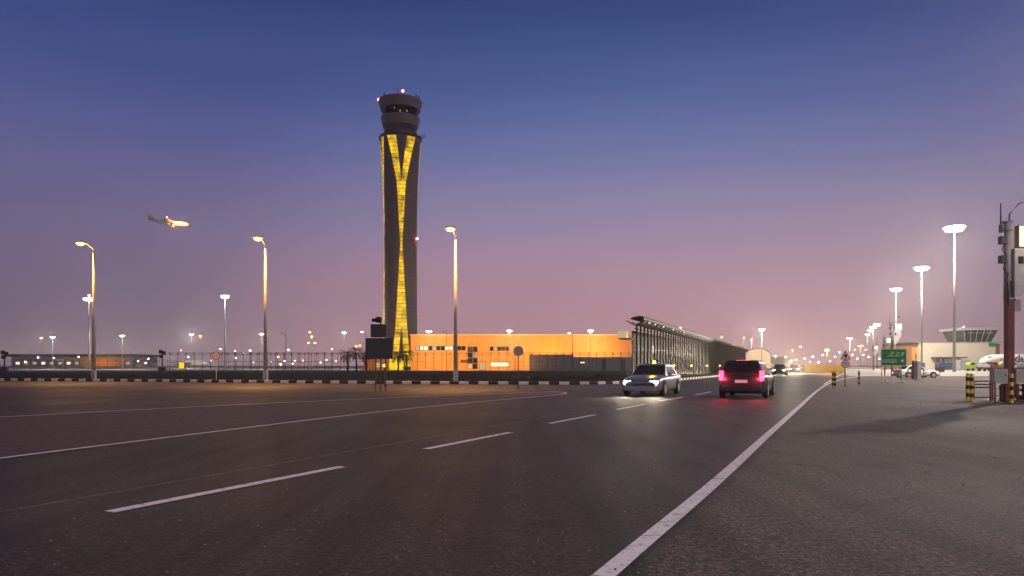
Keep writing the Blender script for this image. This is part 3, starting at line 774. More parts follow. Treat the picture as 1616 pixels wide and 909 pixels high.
for i,(px,ly,Y) in enumerate(((1373,521,520),(1378,515,440),(1384,511,380),(1369,527,600))):
    mast(px,ly,Y,['thin floodlight mast left of centre in the cluster behind the green sign','thin floodlight mast in the middle of the cluster left of the green sign','tallest and rightmost thin mast of the cluster left of the green sign','lowest leftmost mast of the cluster left of the green sign'][i],20000 if i%2 else 0,6,1.3,.3)
# the mast that stands beyond the right edge of the frame and lights the lot
mast(0,0,68,'floodlight mast beyond the right edge of the lot',120000,zl=30,col=(1,.84,.75))
mast(0,0,69,'added unseen floodlight mast behind the viewpoint on the lot side',230000,zl=30,col=(1,.82,.74))  # unseen mast, added behind the camera to light the foreground
bpy.data.objects['floodlight_mast'] # first one
for o in list(C.objects):
    if o.get('label') == 'floodlight mast beyond the right edge of the lot': o.location = (60,66,0)
    if o.get('label') == 'added unseen floodlight mast behind the viewpoint on the lot side': o.location = (30,-52,0)
mast(355,466,250,'tall white-lit mast standing behind the fence left of the small round sign',9000,4,.9,.32)
mast(140.5,470,255,'tall unlit mast with red top lamp behind the leftmost street lamp',0,6,1.4,.36,em='e_far')
for o in list(C.objects):
    if o.get('label','').startswith('tall unlit mast'):
        q = MB(); q.box((0,0,27.6),(.5,.5,.6)); q.build('obstruction_lamp','e_red',o)

# row of shorter white lamps
GW = 'row of bright white lamps behind the fence'
def lamp_post(px, ly, Y, label, power, em='e_wht', col=WHT, grp=GW, head=.55, name='lamp_post', thick=.11):
    h_ = Z(ly, Y); t = thing(name, W(px,Y), label, 'lamp post', grp)
    q = MB(); q.tube([(0,0,0),(0,0,h_)],[thick,thick*.55],8); q.build('pole','galv',t)
    q = MB(); q.box((0,0,h_+.18),(head*2.4,head,.2),taper=.8); q.build('lamp_head','grey',t)
    q = MB(); q.lathe([(.02,-.3),(head*.7,-.2),(head*.95,0),(head*.9,.06)],12,c=(0,0,h_)); q.build('bulb',em,t)
    if power: light('lamp_light','POINT',(0,0,h_-.5),power,col,t,.45)
    return t
names = [(83,532,'behind the fence at far left, next to a small orange lamp'),(193,530,'right of the leftmost street lamp'),(302,528,'above the parked four-engined jet'),
         (413,527,'right beside the middle street lamp'),(543,525,'above the palm trees left of the tower'),(677,523,'over the left end of the ochre building'),
         (804,522,'over the middle of the ochre building'),(932,522,'over the right part of the ochre building'),(1071,518,'behind the roof of the louvred building')]
for i,(px,ly,d_) in enumerate(names):
    Y = 262 if px < 600 else 192
    if px == 302: Y = 400
    lamp_post(px, ly, Y, 'bright white lamp '+d_, 60000 if Y > 300 else 22000 if Y > 200 else 3200, head=.8 if Y < 300 else 1.1)
mast(1202,519,420,'very bright floodlight mast above the pale hangar',220000,6,1.4,.3)
GO = 'distant orange lamps'
for px,ly,Y,d_,pw in ((1251,553,520,'distant orange lamp right of the hangar beside a thin white mast',60000),(1305,552,127,'orange lamp in front of the yellow barrier wall',3500),
                 (65,533,300,'orange lamp on a thin post at far left beside a white lamp',1500),(316,530,300,'orange lamp just right of the white lamp above the jet',1500),
                 (489,524,330,'upper orange lamp of a small cluster left of the palms',1200),(492,531,300,'middle orange lamp of the cluster left of the palms',1200),
                 (487,541,310,'lower left orange lamp of the cluster left of the palms',0),(497,541,320,'lower right orange lamp of the cluster left of the palms',0),
                 (1139,532,400,'orange lamp above the far roof of the louvred building',1200),(1174,533,420,'orange lamp left of the very bright mast',1200),(1186,536,430,'small orange lamp just left of the hangar mast',0),
                 (568,545,330,'orange lamp above the palm crowns',0),(562,546,340,'small orange lamp beside the palm crowns',0)):
    lamp_post(px,ly,Y,d_,pw,'e_sod',SOD,GO,.45)
lamp_post(1263,547,500,'thin mast with a small white lamp right of the hangar',0,'e_far',grp=GO,head=.4)
# unlit curved lamp columns
GC = 'slim curved lamp columns'
for px,ly,Y,d_,lit in ((451,526,185,'slim unlit curved lamp column rising above the fence left of the palms',0),(577,524,185,'slim curved lamp column behind the dark sign backs',1),(705,523,180,'slim lamp column in front of the ochre building beside the street lamp',0),
                   (904,526,180,'slim lamp column with small lamp in front of the right part of the ochre building',1)):
    h_ = Z(ly,Y); t = thing('lamp_column', W(px,Y), d_, 'lamp post', GC)
    q = MB(); q.tube([(0,0,0),(0,0,h_-.6),(-.15,0,h_-.1),(-.7,0,h_+.05)],[.1,.07,.05,.04],8); q.build('pole','dark_metal',t)
    q = MB(); q.box((-.95,0,h_+.02),(.6,.25,.13)); q.build('lamp_head','e_far' if lit else 'dark_metal',t)
# many little lights along the horizon
GF = 'small distant airport lamps along the horizon'
far_spots = [(11,558),(27,570),(34,565),(40,571),(60,564),(85,565),(104,573),(124,563),(139,568),(172,563),(183,570),(203,571),(218,570),(230,573),(234,566),(281,559),(286,553),(297,563),(333,569),
  (348,551),(371,554),(384,557),(395,553),(372,565),(400,572),(428,571),(439,563),(449,570),(455,552),(465,569),(478,569),(524,551),(530,570),(515,568),(506,572),(443,575),(462,574),(548,574),
  (1212,566),(1224,562),(1240,563),(1248,570),(1270,566),(1283,563),(1292,572),(1298,560),(1318,563),(1325,556),(1345,560),(1349,552),(1353,566),(1362,560),(1366,552),(1371,563),(1388,566),(1230,571),(1256,568),(1278,571),(1310,570)]
protos = {}
for i,(px,ly) in enumerate(far_spots):
    Y = random.uniform(520,880) if px < 600 else random.uniform(450,900)
    h_ = Z(ly,Y); orange = (i*7 % 10) < 3 or px > 1200 and i % 2 == 0
    t = thing('distant_lamp', W(px,Y), 'small distant %s airport lamp, one of many along the %s horizon' % ('orange' if orange else 'white', 'left' if px < 600 else 'right'), 'lamp', GF+(' left, ' if px<600 else ' right, ')+('orange' if orange else 'white'))
    q = MB(); q.tube([(0,0,0),(0,0,h_)],.12,5); q.build('post','galv',t)
    r_ = random.uniform(.38,.75)
    q = MB(); q.lathe([(.02,-r_*.6),(r_*.8,-r_*.35),(r_,0),(r_*.6,r_*.4),(.02,r_*.5)],10,c=(0,0,h_)); q.build('lamp_head','e_faro' if orange else 'e_far',t)

# ------------------------------------------------------------------ security fences
def fence(a, b_, h_, spacing, label, name='security_fence', double=False):
    a, b_ = Vector(a), Vector(b_); d = b_-a; L_ = d.length; n = int(L_/spacing); an_ = math.atan2(d.y,d.x)
    t = thing(name, a, label, 'fence', rz=an_)
    q = MB(); q.tube([(0,0,0),(0,0,h_-.55)],.06,6); q.tube([(0,0,h_-.58),(0,.33,h_)],.04,5); q.tube([(0,0,h_-.58),(0,-.33,h_)],.04,5); q.tube([(0,0,h_-.58),(.3,0,h_)],.04,5); q.tube([(0,0,h_-.58),(-.3,0,h_)],.04,5)
    p0 = q.build('post','dark_metal',t)
    for i in range(1,n+1):
        c_ = p0.copy(); C.objects.link(c_); c_.parent = t; c_.location = (i*spacing,0,0)
    q = MB()
    for z in (.1,h_*.5,h_-.6): q.tube([(0,0,z),(n*spacing,0,z)],.028,4)
    q.build('rail','dark_metal',t)
    q = MB(); 
    for k in range(int(n*spacing/.45)): q.box((k*.45,0,(h_-.6)/2),(.012,.012,h_-.7))
    for z in (h_-.35,h_-.15,h_): 
        for y in (-.3*(z-h_+.55)/.55,.3*(z-h_+.55)/.55): q.tube([(0,y,z),(n*spacing,y,z)],.012,3)
    q.build('wire_mesh','dark_metal',t)
    return t
fence(W(268,172),W(640,172),4.7,2.05,'tall dark security fence with forked barbed-wire arms left of the control tower')
fence(W(646,172),W(1000,172),4.7,2.05,'tall dark security fence with forked tops in front of the ochre building')
fence(W(350,196),W(545,205),5.2,1.9,'second dark fence line standing close behind the first left of the palms')
fence(W(-60,255),W(300,255),3.6,3.2,'lower security fence far behind the kerb on the left')

# ------------------------------------------------------------------ signs (backs, dark) and cameras on the verge
sg = thing('road_sign_pair', G(600,618), 'dark backs of two stacked direction boards on three thin posts', 'road sign')
SY = G(600,618).y
def sx_(px): return (px-600)/F*SY
q = MB(); q.box((sx_(598.5),0,Z(550,SY)),(sx_(620)-sx_(577),.06,Z(533.5,SY)-Z(566.5,SY))); q.build('lower_panel','dark_metal',sg,bevel=.01)
q = MB(); q.box((sx_(597.5),0,Z(522,SY)),(sx_(610)-sx_(585),.06,Z(511.5,SY)-Z(532.5,SY))); q.build('upper_panel','dark_metal',sg,bevel=.01)
q = MB()
for z in (Z(540,SY),Z(550,SY),Z(560,SY),Z(527,SY),Z(517,SY)): q.box((sx_(598),.06,z),(sx_(612)-sx_(584),.04,.05))
q.build('bracket','dark_metal',sg)
for px,tp in ((592.5,533),(600,505),(608,533)):
    q = MB(); q.tube([(sx_(px),.1,0),(sx_(px),.1,Z(tp,SY))],.035,8); q.build('post','dark_metal',sg)
cm = thing('traffic_camera', (G(600,618).x-.1,SY+.1,Z(508,SY)), 'dark camera unit on top of the stacked sign boards', 'camera')
q = MB(); q.lathe([(.05,-.16),(.14,-.15),(.17,0),(.14,.15),(.05,.16)],12,axis='x',c=(0,0,.12)); q.build('housing','black',cm)
q = MB(); q.lathe([(.05,-.12),(.09,-.1),(.1,.08),(.05,.1)],10,axis='x',c=(-.25,-.02,.1)); q.build('lens_hood','black',cm)
q = MB(); q.tube([(.1,0,-.15),(.1,0,.05)],.03,6); q.build('stem','black',cm)
ab = thing('beacon_post', W(606.5,45), 'small amber lamp on a thin post beside the dark sign boards', 'lamp')
q = MB(); q.tube([(0,0,0),(0,0,1.3)],.025,6); q.build('post','dark_metal',ab)
q = MB(); q.lathe([(.02,-.09),(.08,-.06),(.1,0),(.08,.06),(.02,.09)],10,c=(0,0,1.4)); q.build('lamp_head','e_amber',ab)
# octagonal sign back
os_ = thing('octagonal_sign', G(818,614), 'grey back of an octagonal sign on a thin post in front of the ochre building', 'road sign')
OY = G(818,614).y
q = MB(); oc = Z(554,OY); r_ = 8/F*OY
q.prism([(r_*1.05*math.cos(PI/8+k*PI/4), oc+r_*1.05*math.sin(PI/8+k*PI/4)) for k in range(8)],-.02,.02); q.build('panel','grey',os_)
q = MB(); q.tube([(0,.05,0),(0,.05,oc+r_)],.035,8); q.build('post','dark_metal',os_)
# round sign on the left kerb
def round_sign(name, base, Y, cy, r_px, body, label, tri=None, postm='galv'):
    t = thing(name, base, label, 'road sign'); zc = Z(cy,Y); r = r_px/F*Y
    q = MB(); q.lathe([(r,-.02),(r,.0)],28,axis='y',c=(0,0,zc)); pn = q.build('disc','red',t)
    q = MB(); q.lathe([(r*.78,-.03),(r*.78,-.02)],28,axis='y',c=(0,0,zc)); q.build('face','signwhite',pn)
    text('numeral',body,r*1.15,'black',pn,(0,-.034,zc),(PI/2,0,0),'CENTER',.002,.9,.004)
    q = MB(); q.tube([(0,.04,0),(0,.04,zc+(r if tri is None else r*2.9))],.038,8); q.build('post',postm,t)
    if tri:
        ty0, ty1, hw = tri; z0, z1, w = Z(ty1,Y), Z(ty0,Y), hw/F*Y
        q = MB(); q.prism([(-w,z0),(w,z0),(0,z1)],-.02,0); tp = q.build('triangle','red',t)
        k = .68; zc2 = z0+(z1-z0)/3
        q = MB(); q.prism([(-w*k,zc2+(z0-zc2)*k),(w*k,zc2+(z0-zc2)*k),(0,zc2+(z1-zc2)*k)],-.032,-.02); q.build('face','signwhite',tp)
        q = MB(); q.prism([(-.09,z0+.13),(.09,z0+.13),(.09,z0+.28),(.05,z0+.34),(-.05,z0+.34),(-.09,z0+.28)],-.04,-.033); q.build('symbol','black',tp)
    return t
round_sign('speed_sign', G(341,602), G(341,602).y, 561, 6.3, '25', 'small round red-rimmed speed sign on the striped kerb between two street lamps')
round_sign('warning_sign', G(1334,611), G(1334,611).y, 574.4, 6.4, '25', 'red triangle warning sign above a round red-rimmed sign on a brown post', (553,567.3,8.2), 'rust')
# yellow lit board far left
yb = thing('lit_board', W(286.5,150), 'small glowing yellow board by the fence in front of the parked jet', 'sign')
q = MB(); q.box((0,0,1.45),(1.05,.12,1.3)); q.build('board','e_yelsign',yb)
for x in (-.35,.35):
    q = MB(); q.tube([(x,.1,0),(x,.1,1.2)],.03,6); q.build('post','dark_metal',yb)
# dark camera columns at far left
def cam_col(px, Y, top, label):
    t = thing('loudspeaker_column', W(px,Y), label, 'column', 'dark equipment columns behind the fence on the left'); h_ = Z(top,Y)
    q = MB(); q.tube([(0,0,0),(0,0,h_-.3)],.16,8); q.build('pole','dark_metal',t)
    for x,z in ((-.35,h_-.5),(.4,h_-.8),(-.2,h_-1.6)):
        q = MB(); q.box((x,0,z),(.7,.6,.9)); q.build('speaker_box','black',t)
    q = MB(); q.box((0,0,.5),(1.4,1,1.0)); q.build('base_cabinet','dark_metal',t)
cam_col(7,165,553,'dark equipment column with boxes on top at the far left edge')
cam_col(256,165,552,'dark equipment column with boxes beside the tail of the parked jet')

# ------------------------------------------------------------------ green road sign
gp = G(1410,604); GYs = gp.y
gs = thing('direction_sign', gp, 'green bilingual direction sign with a white border on two posts', 'road sign')
def kx(px): return (px-1410)/F*GYs
pw_, ph_ = kx(1430.5)-kx(1390), Z(550.5,GYs)-Z(577.5,GYs); cxp = (kx(1430.5)+kx(1390))/2; czp = (Z(550.5,GYs)+Z(577.5,GYs))/2
q = MB(); q.box((cxp,0,czp),(pw_,.05,ph_)); bo = q.build('border_panel','signwhite',gs,bevel=.01)
q = MB(); q.box((cxp,-.03,czp),(pw_-.09,.02,ph_-.09)); fc = q.build('face','green',gs)
text('lettering','Emergency Vehicles\nForward Staging Area',.155,'signwhite',fc,(cxp-pw_/2+.1,-.043,czp-.28),(PI/2,0,0),'LEFT',.002,.93,.004)
# arabic lines: built from presentation forms in visual order
AR1 = ''.join(reversed('\uFEE7\uFED8\uFEC4\uFE94 \uFE97\uFEA0\uFEE4\uFEE6'))
def arab(words, y):
    # strokes that follow the cursive baseline of the two words seen on the sign
    q = MB(); x = cxp+.48
    for w in words:
        L_ = w
        q.box((x-L_/2,-.042,czp+y),(L_,.006,.035))
        k = 0; xx = x-.03
        while xx > x-L_+.02:
            h_ = (.12,.05,.075,.14,.05,.06)[k%6]; q.box((xx,-.042,czp+y+h_/2),(.028,.006,h_)); 
            if k%3 == 1: q.box((xx,-.042,czp+y-.05),(.035,.006,.03))
            if k%4 == 2: q.box((xx,-.042,czp+y+.12),(.04,.006,.028))
            xx -= .068; k += 1
        q.tube([(x-L_,-.042,czp+y),(x-L_-.04,-.042,czp+y-.05),(x-L_-.1,-.042,czp+y-.03)],.014,5)
        x -= L_+.17
    q.build('lettering','signwhite',fc)
arab((.28,.30),.34); arab((.34,.42),.12)
q = MB()
ax0, az0 = cxp+.7, czp+.3
q.prism([(ax0-.14,az0-.16),(ax0-.08,az0-.21),(ax0+.06,az0-.05),(ax0+.12,az0-.11),(ax0+.13,az0+.13),(ax0-.1,az0+.13),(ax0-.03,az0+.06)],-.046,-.04); q.build('arrow','signwhite',fc)
q = MB(); q.lathe([(.12,-.046),(.12,-.04)],20,axis='y',c=(cxp+.7,0,czp-.28)); q.build('emblem','signwhite',fc)
for px in (1396.5,1423):
    q = MB(); q.tube([(kx(px),.06,0),(kx(px),.06,czp+ph_/2-.1)],.045,8); q.box((kx(px),.06,.03),(.4,.3,.06)); q.build('post','galv',gs)

# ------------------------------------------------------------------ striped bollards
GB = 'yellow and black striped bollards'
bol0 = None
def bollard(px, py, label, sc=1.0):
    global bol0
    p = G(px,py)
    if bol0 is None:
        bol0 = thing('bollard', p, label, 'bollard', GB)
        q = MB(); n = 7; hh = 1.1/n
        for k in range(n):
            q.lathe([(.068,k*hh),(.068,(k+1)*hh)] if k < n-1 else [(.068,k*hh),(.068,(k+.7)*hh),(.05,(k+1)*hh)],16,mi=(k%2))
        q.build('striped_tube',['yellow','black'],bol0)
        q = MB(); q.lathe([(.09,0),(.09,.02)],16); q.build('base_plate','yellow',bol0)
        return bol0
    return dup(bol0, p, 0, label, None, sc)
bollard(1527,632.5,'striped bollard, left one of the touching pair at the brown rail')
bollard(1533.5,633.5,'striped bollard, right one of the touching pair at the brown rail')
bollard(1596.5,636,'striped bollard in front of the brown stand sign post')
bollard(1314.3,612,'thin striped bollard, left of the pair beside the triangular sign',.98)
bollard(1318,612.6,'thin striped bollard, right of the pair beside the triangular sign',.98)
bollard(1355.5,609.6,'lone striped bollard between the triangular sign and the green sign',.98)
for px,py,d_ in ((1433,597.5,'in front of the white car, left of the grey cabinet'),(1439,597.8,'in front of the white car, close to the grey cabinet'),(1453,598,'in front of the white car, just right of the grey cabinet'),(1458,597.6,'in front of the white car bonnet'),
              (1391.5,593.5,'under the left edge of the green sign'),(1396,592.6,'behind the left post of the green sign'),(1408.5,593.4,'under the middle of the green sign'),(1416,594,'under the right part of the green sign')):
    bollard(px,py,'small striped bollard '+d_,1.0)

# ------------------------------------------------------------------ stand sign posts
GP = 'brown posts with lit stand signs'
def stand_post(px, py, label, body='E4', Y=None, equip=True):
    Y = gY(py) if Y is None else Y; p = W(px,Y)
    t = thing('stand_sign_post', p, label, 'sign post', GP)
    q = MB(); q.box((.05,0,2.0),(.27,.24,4.0)); q.build('post_column','rust',t,bevel=.015)
    q = MB(); q.tube([(-.02,0,3.95),(-.02,0,6.7)],[.13,.11],12); q.build('upper_pole','grey',t,smooth=True)
    q = MB(); q.lathe([(.2,0),(.2,.05),(.13,.06),(.13,.3),(.2,.31),(.2,.36)],14,c=(-.02,0,6.68)); q.build('pole_cap','grey',t)
    # lit box turned a little
    q = MB(); q.box((.74,-.09,6.42),(.95,.24,.86)); bx_ = q.build('sign_box','olive',t,bevel=.02)
    q = MB(); q.box((.74,-.215,6.42),(.86,.02,.78)); q.build('lit_face','e_box',bx_)
    if body: text('stand_number',body,.36,'grey',bx_,(.70,-.23,6.46),(PI/2,0,0),'CENTER',.002,.8)
    q = MB(); q.prism([(.12,4.05),(.4,4.12),(1.0,5.0),(1.12,5.2),(1.12,5.96),(.12,5.96)],-.2,.02); hs = q.build('housing','ltgrey',t,bevel=.02)
    q = MB(); q.box((.36,-.21,5.5),(.2,.02,.28)); q.build('vent','black',hs)
    q = MB(); q.tube([(.12,.1,6.8),(.14,.1,7.35),(.5,.1,7.75),(.9,.1,7.85)],.035,8); q.build('camera_arm','grey',t,smooth=True)
    q = MB(); q.lathe([(.03,-.1),(.09,-.06),(.1,.06),(.04,.1)],10,c=(.98,.1,7.75)); q.build('dome_camera','dark_metal',t)
    q = MB(); q.tube([(-.28,0,6.6),(-.28,0,7.75)],[.035,.02],6); q.box((-.28,0,6.75),(.09,.09,.3)); q.build('aerial','dark_metal',t)
    for z_ in (6.3,5.55):
        q = MB(); q.box((-.22,-.02,z_),(.24,.2,.3)); q.build('aerial_unit','dark_metal',t,bevel=.015)
    q = MB(); q.tube([(-.2,-.1,6.2),(-.3,-.1,5.9),(-.15,-.12,5.7)],.018,5); q.tube([(-.2,-.1,5.4),(-.26,-.12,5.15),(-.12,-.14,5.0)],.018,5)
    q.tube([(-.08,-.14,5.0),(-.16,-.16,4.8),(-.08,-.15,4.2),(-.1,-.15,3.7)],.02,5); q.tube([(.02,-.14,4.7),(.05,-.16,4.1),(.2,-.15,3.95)],.018,5); q.build('cable','black',t)
    q = MB(); q.box((.3,-.02,3.75),(.24,.2,.45)); q.build('junction_box','grey',t)
    return t
sp1 = stand_post(1590.5,633.5,'nearest brown sign post with lit box and grey housing at the right edge')
stand_post(1407.5,0,'brown sign post with lit box rising behind the green sign',Y=89,body='')
stand_post(1396,0,'smaller lit sign post just left of the one behind the green sign',Y=137,body='')
stand_post(1378,0,'most distant lit sign post left of the green sign',Y=190,body='')
for o in list(C.objects):
    pass
light('sign_box_light','POINT',(.72,-1.0,6.3),25,(1,.9,.6),sp1,.3)
# cabinets, rail and equipment at the foot of the post
CY = 26.5
def cab_at(px0, px1, label):
    w = (px1-px0)/F*CY; t = thing('control_cabinet', W((px0+px1)/2,CY), label, 'cabinet', 'grey control cabinets at the sign post')
    zt2, zb2 = Z(582.5,CY), Z(605,CY)
    q = MB(); q.box((0,0,(zt2+zb2)/2),(w,.3,zt2-zb2)); cb = q.build('cabinet_box','ltgrey',t,bevel=.012)
    q = MB(); q.box((0,-.158,(zt2+zb2)/2),(w-.07,.012,zt2-zb2-.07)); dr = q.build('door','grey',t)
    q = MB(); q.box((w/2-.1,-.17,(zt2+zb2)/2+.05),(.03,.02,.09)); q.build('handle','black',dr)
    q = MB(); q.box((0,0,zt2+.015),(w+.04,.36,.03)); q.build('lid','rust',t)
    for s_ in (-1,1):
        for y in (-.12,.12):
            q = MB(); q.box((s_*(w/2-.03),y,zb2/2),(.04,.04,zb2)); q.build('leg','rust',t)
    for zz_ in (.25,.5):
        q = MB(); q.box((-w/2+.12,-.12,zz_),(.2,.03,.03)); q.build('rung','rust',t)
    return t
cab_at(1565.5,1586,'grey control cabinet on brown legs left of the nearest sign post')
cab_at(1600,1628,'grey control cabinet on brown legs right of the nearest sign post, cut by the frame')
rl_ = thing('pipe_rail', W(1550,27.2), 'red-brown pipe rail between the bollard pair and the grey cabinet', 'railing')
def rr(px): return (px-1550)/F*27.2
q = MB()
for py in (601.5,606.5,611.3): q.tube([(rr(1536),0,Z(py,27.2)),(rr(1564),0,Z(py,27.2))],.03,6)
q.tube([(rr(1536),0,Z(627,27.2)),(rr(1564),0,Z(627,27.2))],.03,6); q.build('rail','rust',rl_)
for px in (1563,1566.5,1536.5):
    q = MB(); q.tube([(rr(px),0,0),(rr(px),0,Z(601.5,27.2)+.02)],.032,6); q.build('upright','rust',rl_)
eq = thing('hose_reel', W(1607.5,26.9), 'black and red hose equipment with white stickers under the right cabinet', 'equipment')
q = MB(); q.lathe([(.1,-.12),(.3,-.12),(.32,-.08),(.2,-.06),(.2,.06),(.32,.08),(.3,.12),(.1,.12)],20,axis='x',c=(.12,0,.36)); q.build('drum','black',eq)
q = MB(); q.box((-.1,0,.5),(.22,.3,.36)); q.build('motor_box','rust',eq,bevel=.02)
for z in (.58,.32):
    q = MB(); q.box((-.08,-.2,z),(.1,.02,.14)); q.build('sticker','signwhite',eq)
q = MB(); q.box((0,0,.03),(.6,.4,.06)); q.build('base_plate','rust',eq)
dr_ = thing('oil_drum', W(1583.5,26.9), 'dark drum standing under the left grey cabinet', 'drum')
q = MB(); q.lathe([(.12,0),(.14,.02),(.14,.3),(.15,.31),(.14,.32),(.14,.62),(.12,.64)],18); q.build('drum_body','dark_metal',dr_)
q = MB(); q.lathe([(.1,.64),(.1,.67)],14); q.build('drum_lid','black',dr_)
# grey cabinet pillar near the white car, with an orange pole
cp = thing('utility_pillar', G(1446,598.6), 'grey concrete utility pillar in front of the white car', 'pillar')
q = MB(); q.box((-.18,0,.95),(.28,.4,1.9)); q.build('dark_side','wall_grey',cp); q = MB(); q.box((.17,-.02,.93),(.4,.42,1.86)); q.build('body','ltgrey',cp,bevel=.02)
q = MB(); q.tube([(.02,.1,1.85),(.02,.1,2.7)],.03,6); q.box((.02,.1,2.3),(.12,.1,.2)); q.build('pole','rust',cp)

# ------------------------------------------------------------------ vehicles
def vehicle(name, loc, rz, label, paint, L_=4.6, Wd=1.84, Ht=1.46, suv=False, cat='car', group=None, head=True, tail=True, beacon=False, hl=0, tl=0):
    """local +y is forward"""
    t = thing(name, loc, label, cat, group, rz)
    hw = Wd/2; zb = .2; belt = Ht*.62; hood = Ht*(.60 if not suv else .62); deck = Ht*(.66 if not suv else .62)
    st_ = [(-.5,.80,zb+.16,deck-.18),(-.49,.93,zb+.05,deck-.04),(-.46,.97,zb,deck),(-.36,1,zb,deck+.02),(-.2,1,zb,belt+.02),(0,1,zb,belt),(.18,1,zb,belt),(.27,.99,zb,hood+.02),(.38,.97,zb,hood-.04),(.45,.92,zb+.02,hood-.11),(.485,.82,zb+.06,hood-.2),(.5,.66,zb+.14,hood-.3)]
    q = MB(); secs = []
    for u,wf,z0,z1 in st_:
        w = hw*wf; y = u*L_
        half = [(.0,z0),(.8*w,z0),(.97*w,z0+.08),(w,z0+.25),(w*.995,z1-.2),(w*.95,z1-.06),(w*.8,z1),(0,z1+.02)]
        secs.append([(x,y,z) for x,z in half]+[(-x,y,z) for x,z in reversed(half[1:-1])])
    q.loft(secs); body = q.build('body',paint,t,smooth=True)
    # greenhouse
    yr0,yr1,yf1,yf0 = (-.40,-.26,.02,.20) if not suv else (-.485,-.44,.04,.22)
    wb, wt = hw*.92, hw*.72; zb2, zt2 = belt-.02, Ht
    base = [(-wb,yr0*L_),(wb,yr0*L_),(wb,yf0*L_),(-wb,yf0*L_)]; top = [(-wt,yr1*L_),(wt,yr1*L_),(wt,yf1*L_),(-wt,yf1*L_)]
    q = MB(); q.loft([[(x,y,zb2) for x,y in base],[(x,y,zt2-.08) for x,y in top],[(x*.86,y*.96,zt2) for x,y in top]])
    q.build('roof',paint,t,smooth=False,bevel=.03)
    def panel(a,b_,c_,d_,nm,n):
        a,b_,c_,d_ = map(Vector,(a,b_,c_,d_)); ce = (a+b_+c_+d_)/4; nrm = (b_-a).cross(d_-a).normalized()
        if nrm.dot(ce-Vector((0,0,Ht*.7))) < 0: nrm = -nrm
        pts = [ce+(p-ce)*n+nrm*.012 for p in (a,b_,c_,d_)]
        q = MB(); q.quad(pts); q.quad([p-nrm*.01 for p in reversed(pts)]); q.build(nm,'glass',t)
    z0, z1 = zb2+.03, zt2-.1
    def mixp(i,u): # between base i and top i
        b0 = Vector((*base[i],zb2)); t0 = Vector((*top[i],zt2-.08)); return b0+(t0-b0)*u
    panel(mixp(3,.1),mixp(2,.1),mixp(2,.98),mixp(3,.98),'windscreen',.93)
    panel(mixp(0,.12),mixp(1,.12),mixp(1,.96),mixp(0,.96),'rear_window',.9)
    for (i0,i1) in ((1,2),(0,3)):
        for u0,u1 in ((.06,.36),(.39,.66),(.69,.95)) if suv else ((.10,.50),(.54,.92)):
            A0 = mixp(i0,.1).lerp(mixp(i1,.1),u0); A1 = mixp(i0,.1).lerp(mixp(i1,.1),u1)
            B1 = mixp(i0,.92).lerp(mixp(i1,.92),u1); B0 = mixp(i0,.92).lerp(mixp(i1,.92),u0)
            panel(A0,A1,B1,B0,'side_window',.95)
    R = .33 if not suv else .37
    for yy in (-.305,.30):
        for s_ in (-1,1):
            q = MB(); q.lathe([(R+.06,-.02),(R+.06,.02)],24,axis='x',c=(s_*(hw-.012),yy*L_,R+.02)); q.build('wheel_arch','black',t)
            q = MB(); q.lathe([(R*.6,-.1),(R*.93,-.11),(R,-.07),(R,.07),(R*.93,.11),(R*.6,.1)],24,axis='x',c=(s_*(hw-.065),yy*L_,R)); wh_ = q.build('wheel','black',t)
            q = MB(); q.lathe([(.05,-.02),(R*.62,-.02),(R*.62,.02),(.05,.02)],20,axis='x',c=(s_*(hw+.03),yy*L_,R),mi=0)
            q.build('rim','galv',wh_)
    yf, yb = L_*.5, -L_*.5
    q = MB(); q.box((0,yf-.06,.36),(Wd*.8,.14,.26)); q.build('front_bumper','black' if suv else paint,t,bevel=.04)
    q = MB(); q.box((0,yf-.12,hood-.28),(Wd*.44,.16,.16)); q.build('grille','black',t,bevel=.02)
    q = MB(); q.box((0,yb+.05,.42),(Wd*.9,.18,.26)); q.build('rear_bumper',paint,t,bevel=.05)
    q = MB(); q.box((0,yb-.01,deck-.28),(.5,.04,.13)); q.build('number_plate','signwhite',t)
    for s_ in (-1,1):
        q = MB(); q.box((s_*hw*.66,yf-.13,hood-.27),(.36,.16,.15),0); q.build('headlight','e_head' if head else 'glass',t,bevel=.03)
        q = MB()
        if suv: q.box((s_*(hw*.86),yb+.05,deck-.04),(.17,.12,.42))
        else: q.box((s_*(hw*.72),yb+.03,deck-.15),(.40,.12,.14))
        q.build('tail_light','e_tail' if tail else 'red',t,bevel=.02)
        q = MB(); q.box((s_*(hw+.09),yf0*L_-.25,belt+.06),(.18,.1,.13)); q.build('wing_mirror',paint,t,bevel=.03)
        if hl: light('headlight_beam','SPOT',(s_*hw*.66,yf+.05,hood-.27),hl,(1,.86,.62),t,.06,75,(s_*.02,1,-.06),.6)
        if tl: light('tail_glow','POINT',(s_*hw*.75,yb-.12,deck-.12),tl,(1,.03,.05),t,.08)
    if tail and suv: 
        q = MB(); q.box((0,yb+.4,Ht-.02),(.5,.05,.04)); q.build('brake_light','e_tail',t)
    if beacon:
        q = MB(); q.lathe([(.08,0),(.08,.1),(.05,.14),(.01,.15)],14,c=(0,-.3,Ht)); q.build('beacon','e_amber',t)
        light('beacon_glow','POINT',(0,-.3,Ht+.35),40,(1,.5,.05),t,.1)
    return t
M['car_silver'] = mat('silver_car_paint',(0.30,0.30,0.31),.3,.5); M['car_white'] = mat('white_car_paint',(0.62,0.62,0.6),.25); M['car_dark'] = mat('dark_car_paint',(0.03,0.032,0.038),.25,.3)
hd = -math.atan2(522,F)
vehicle('parked_car', W(1446,78.5), -PI/2, 'white saloon car parked side-on behind the striped bollards', 'car_white', 4.7, 1.84, 1.45, head=False, tail=False)
GT = 'vehicles with lamps lit on the main road'
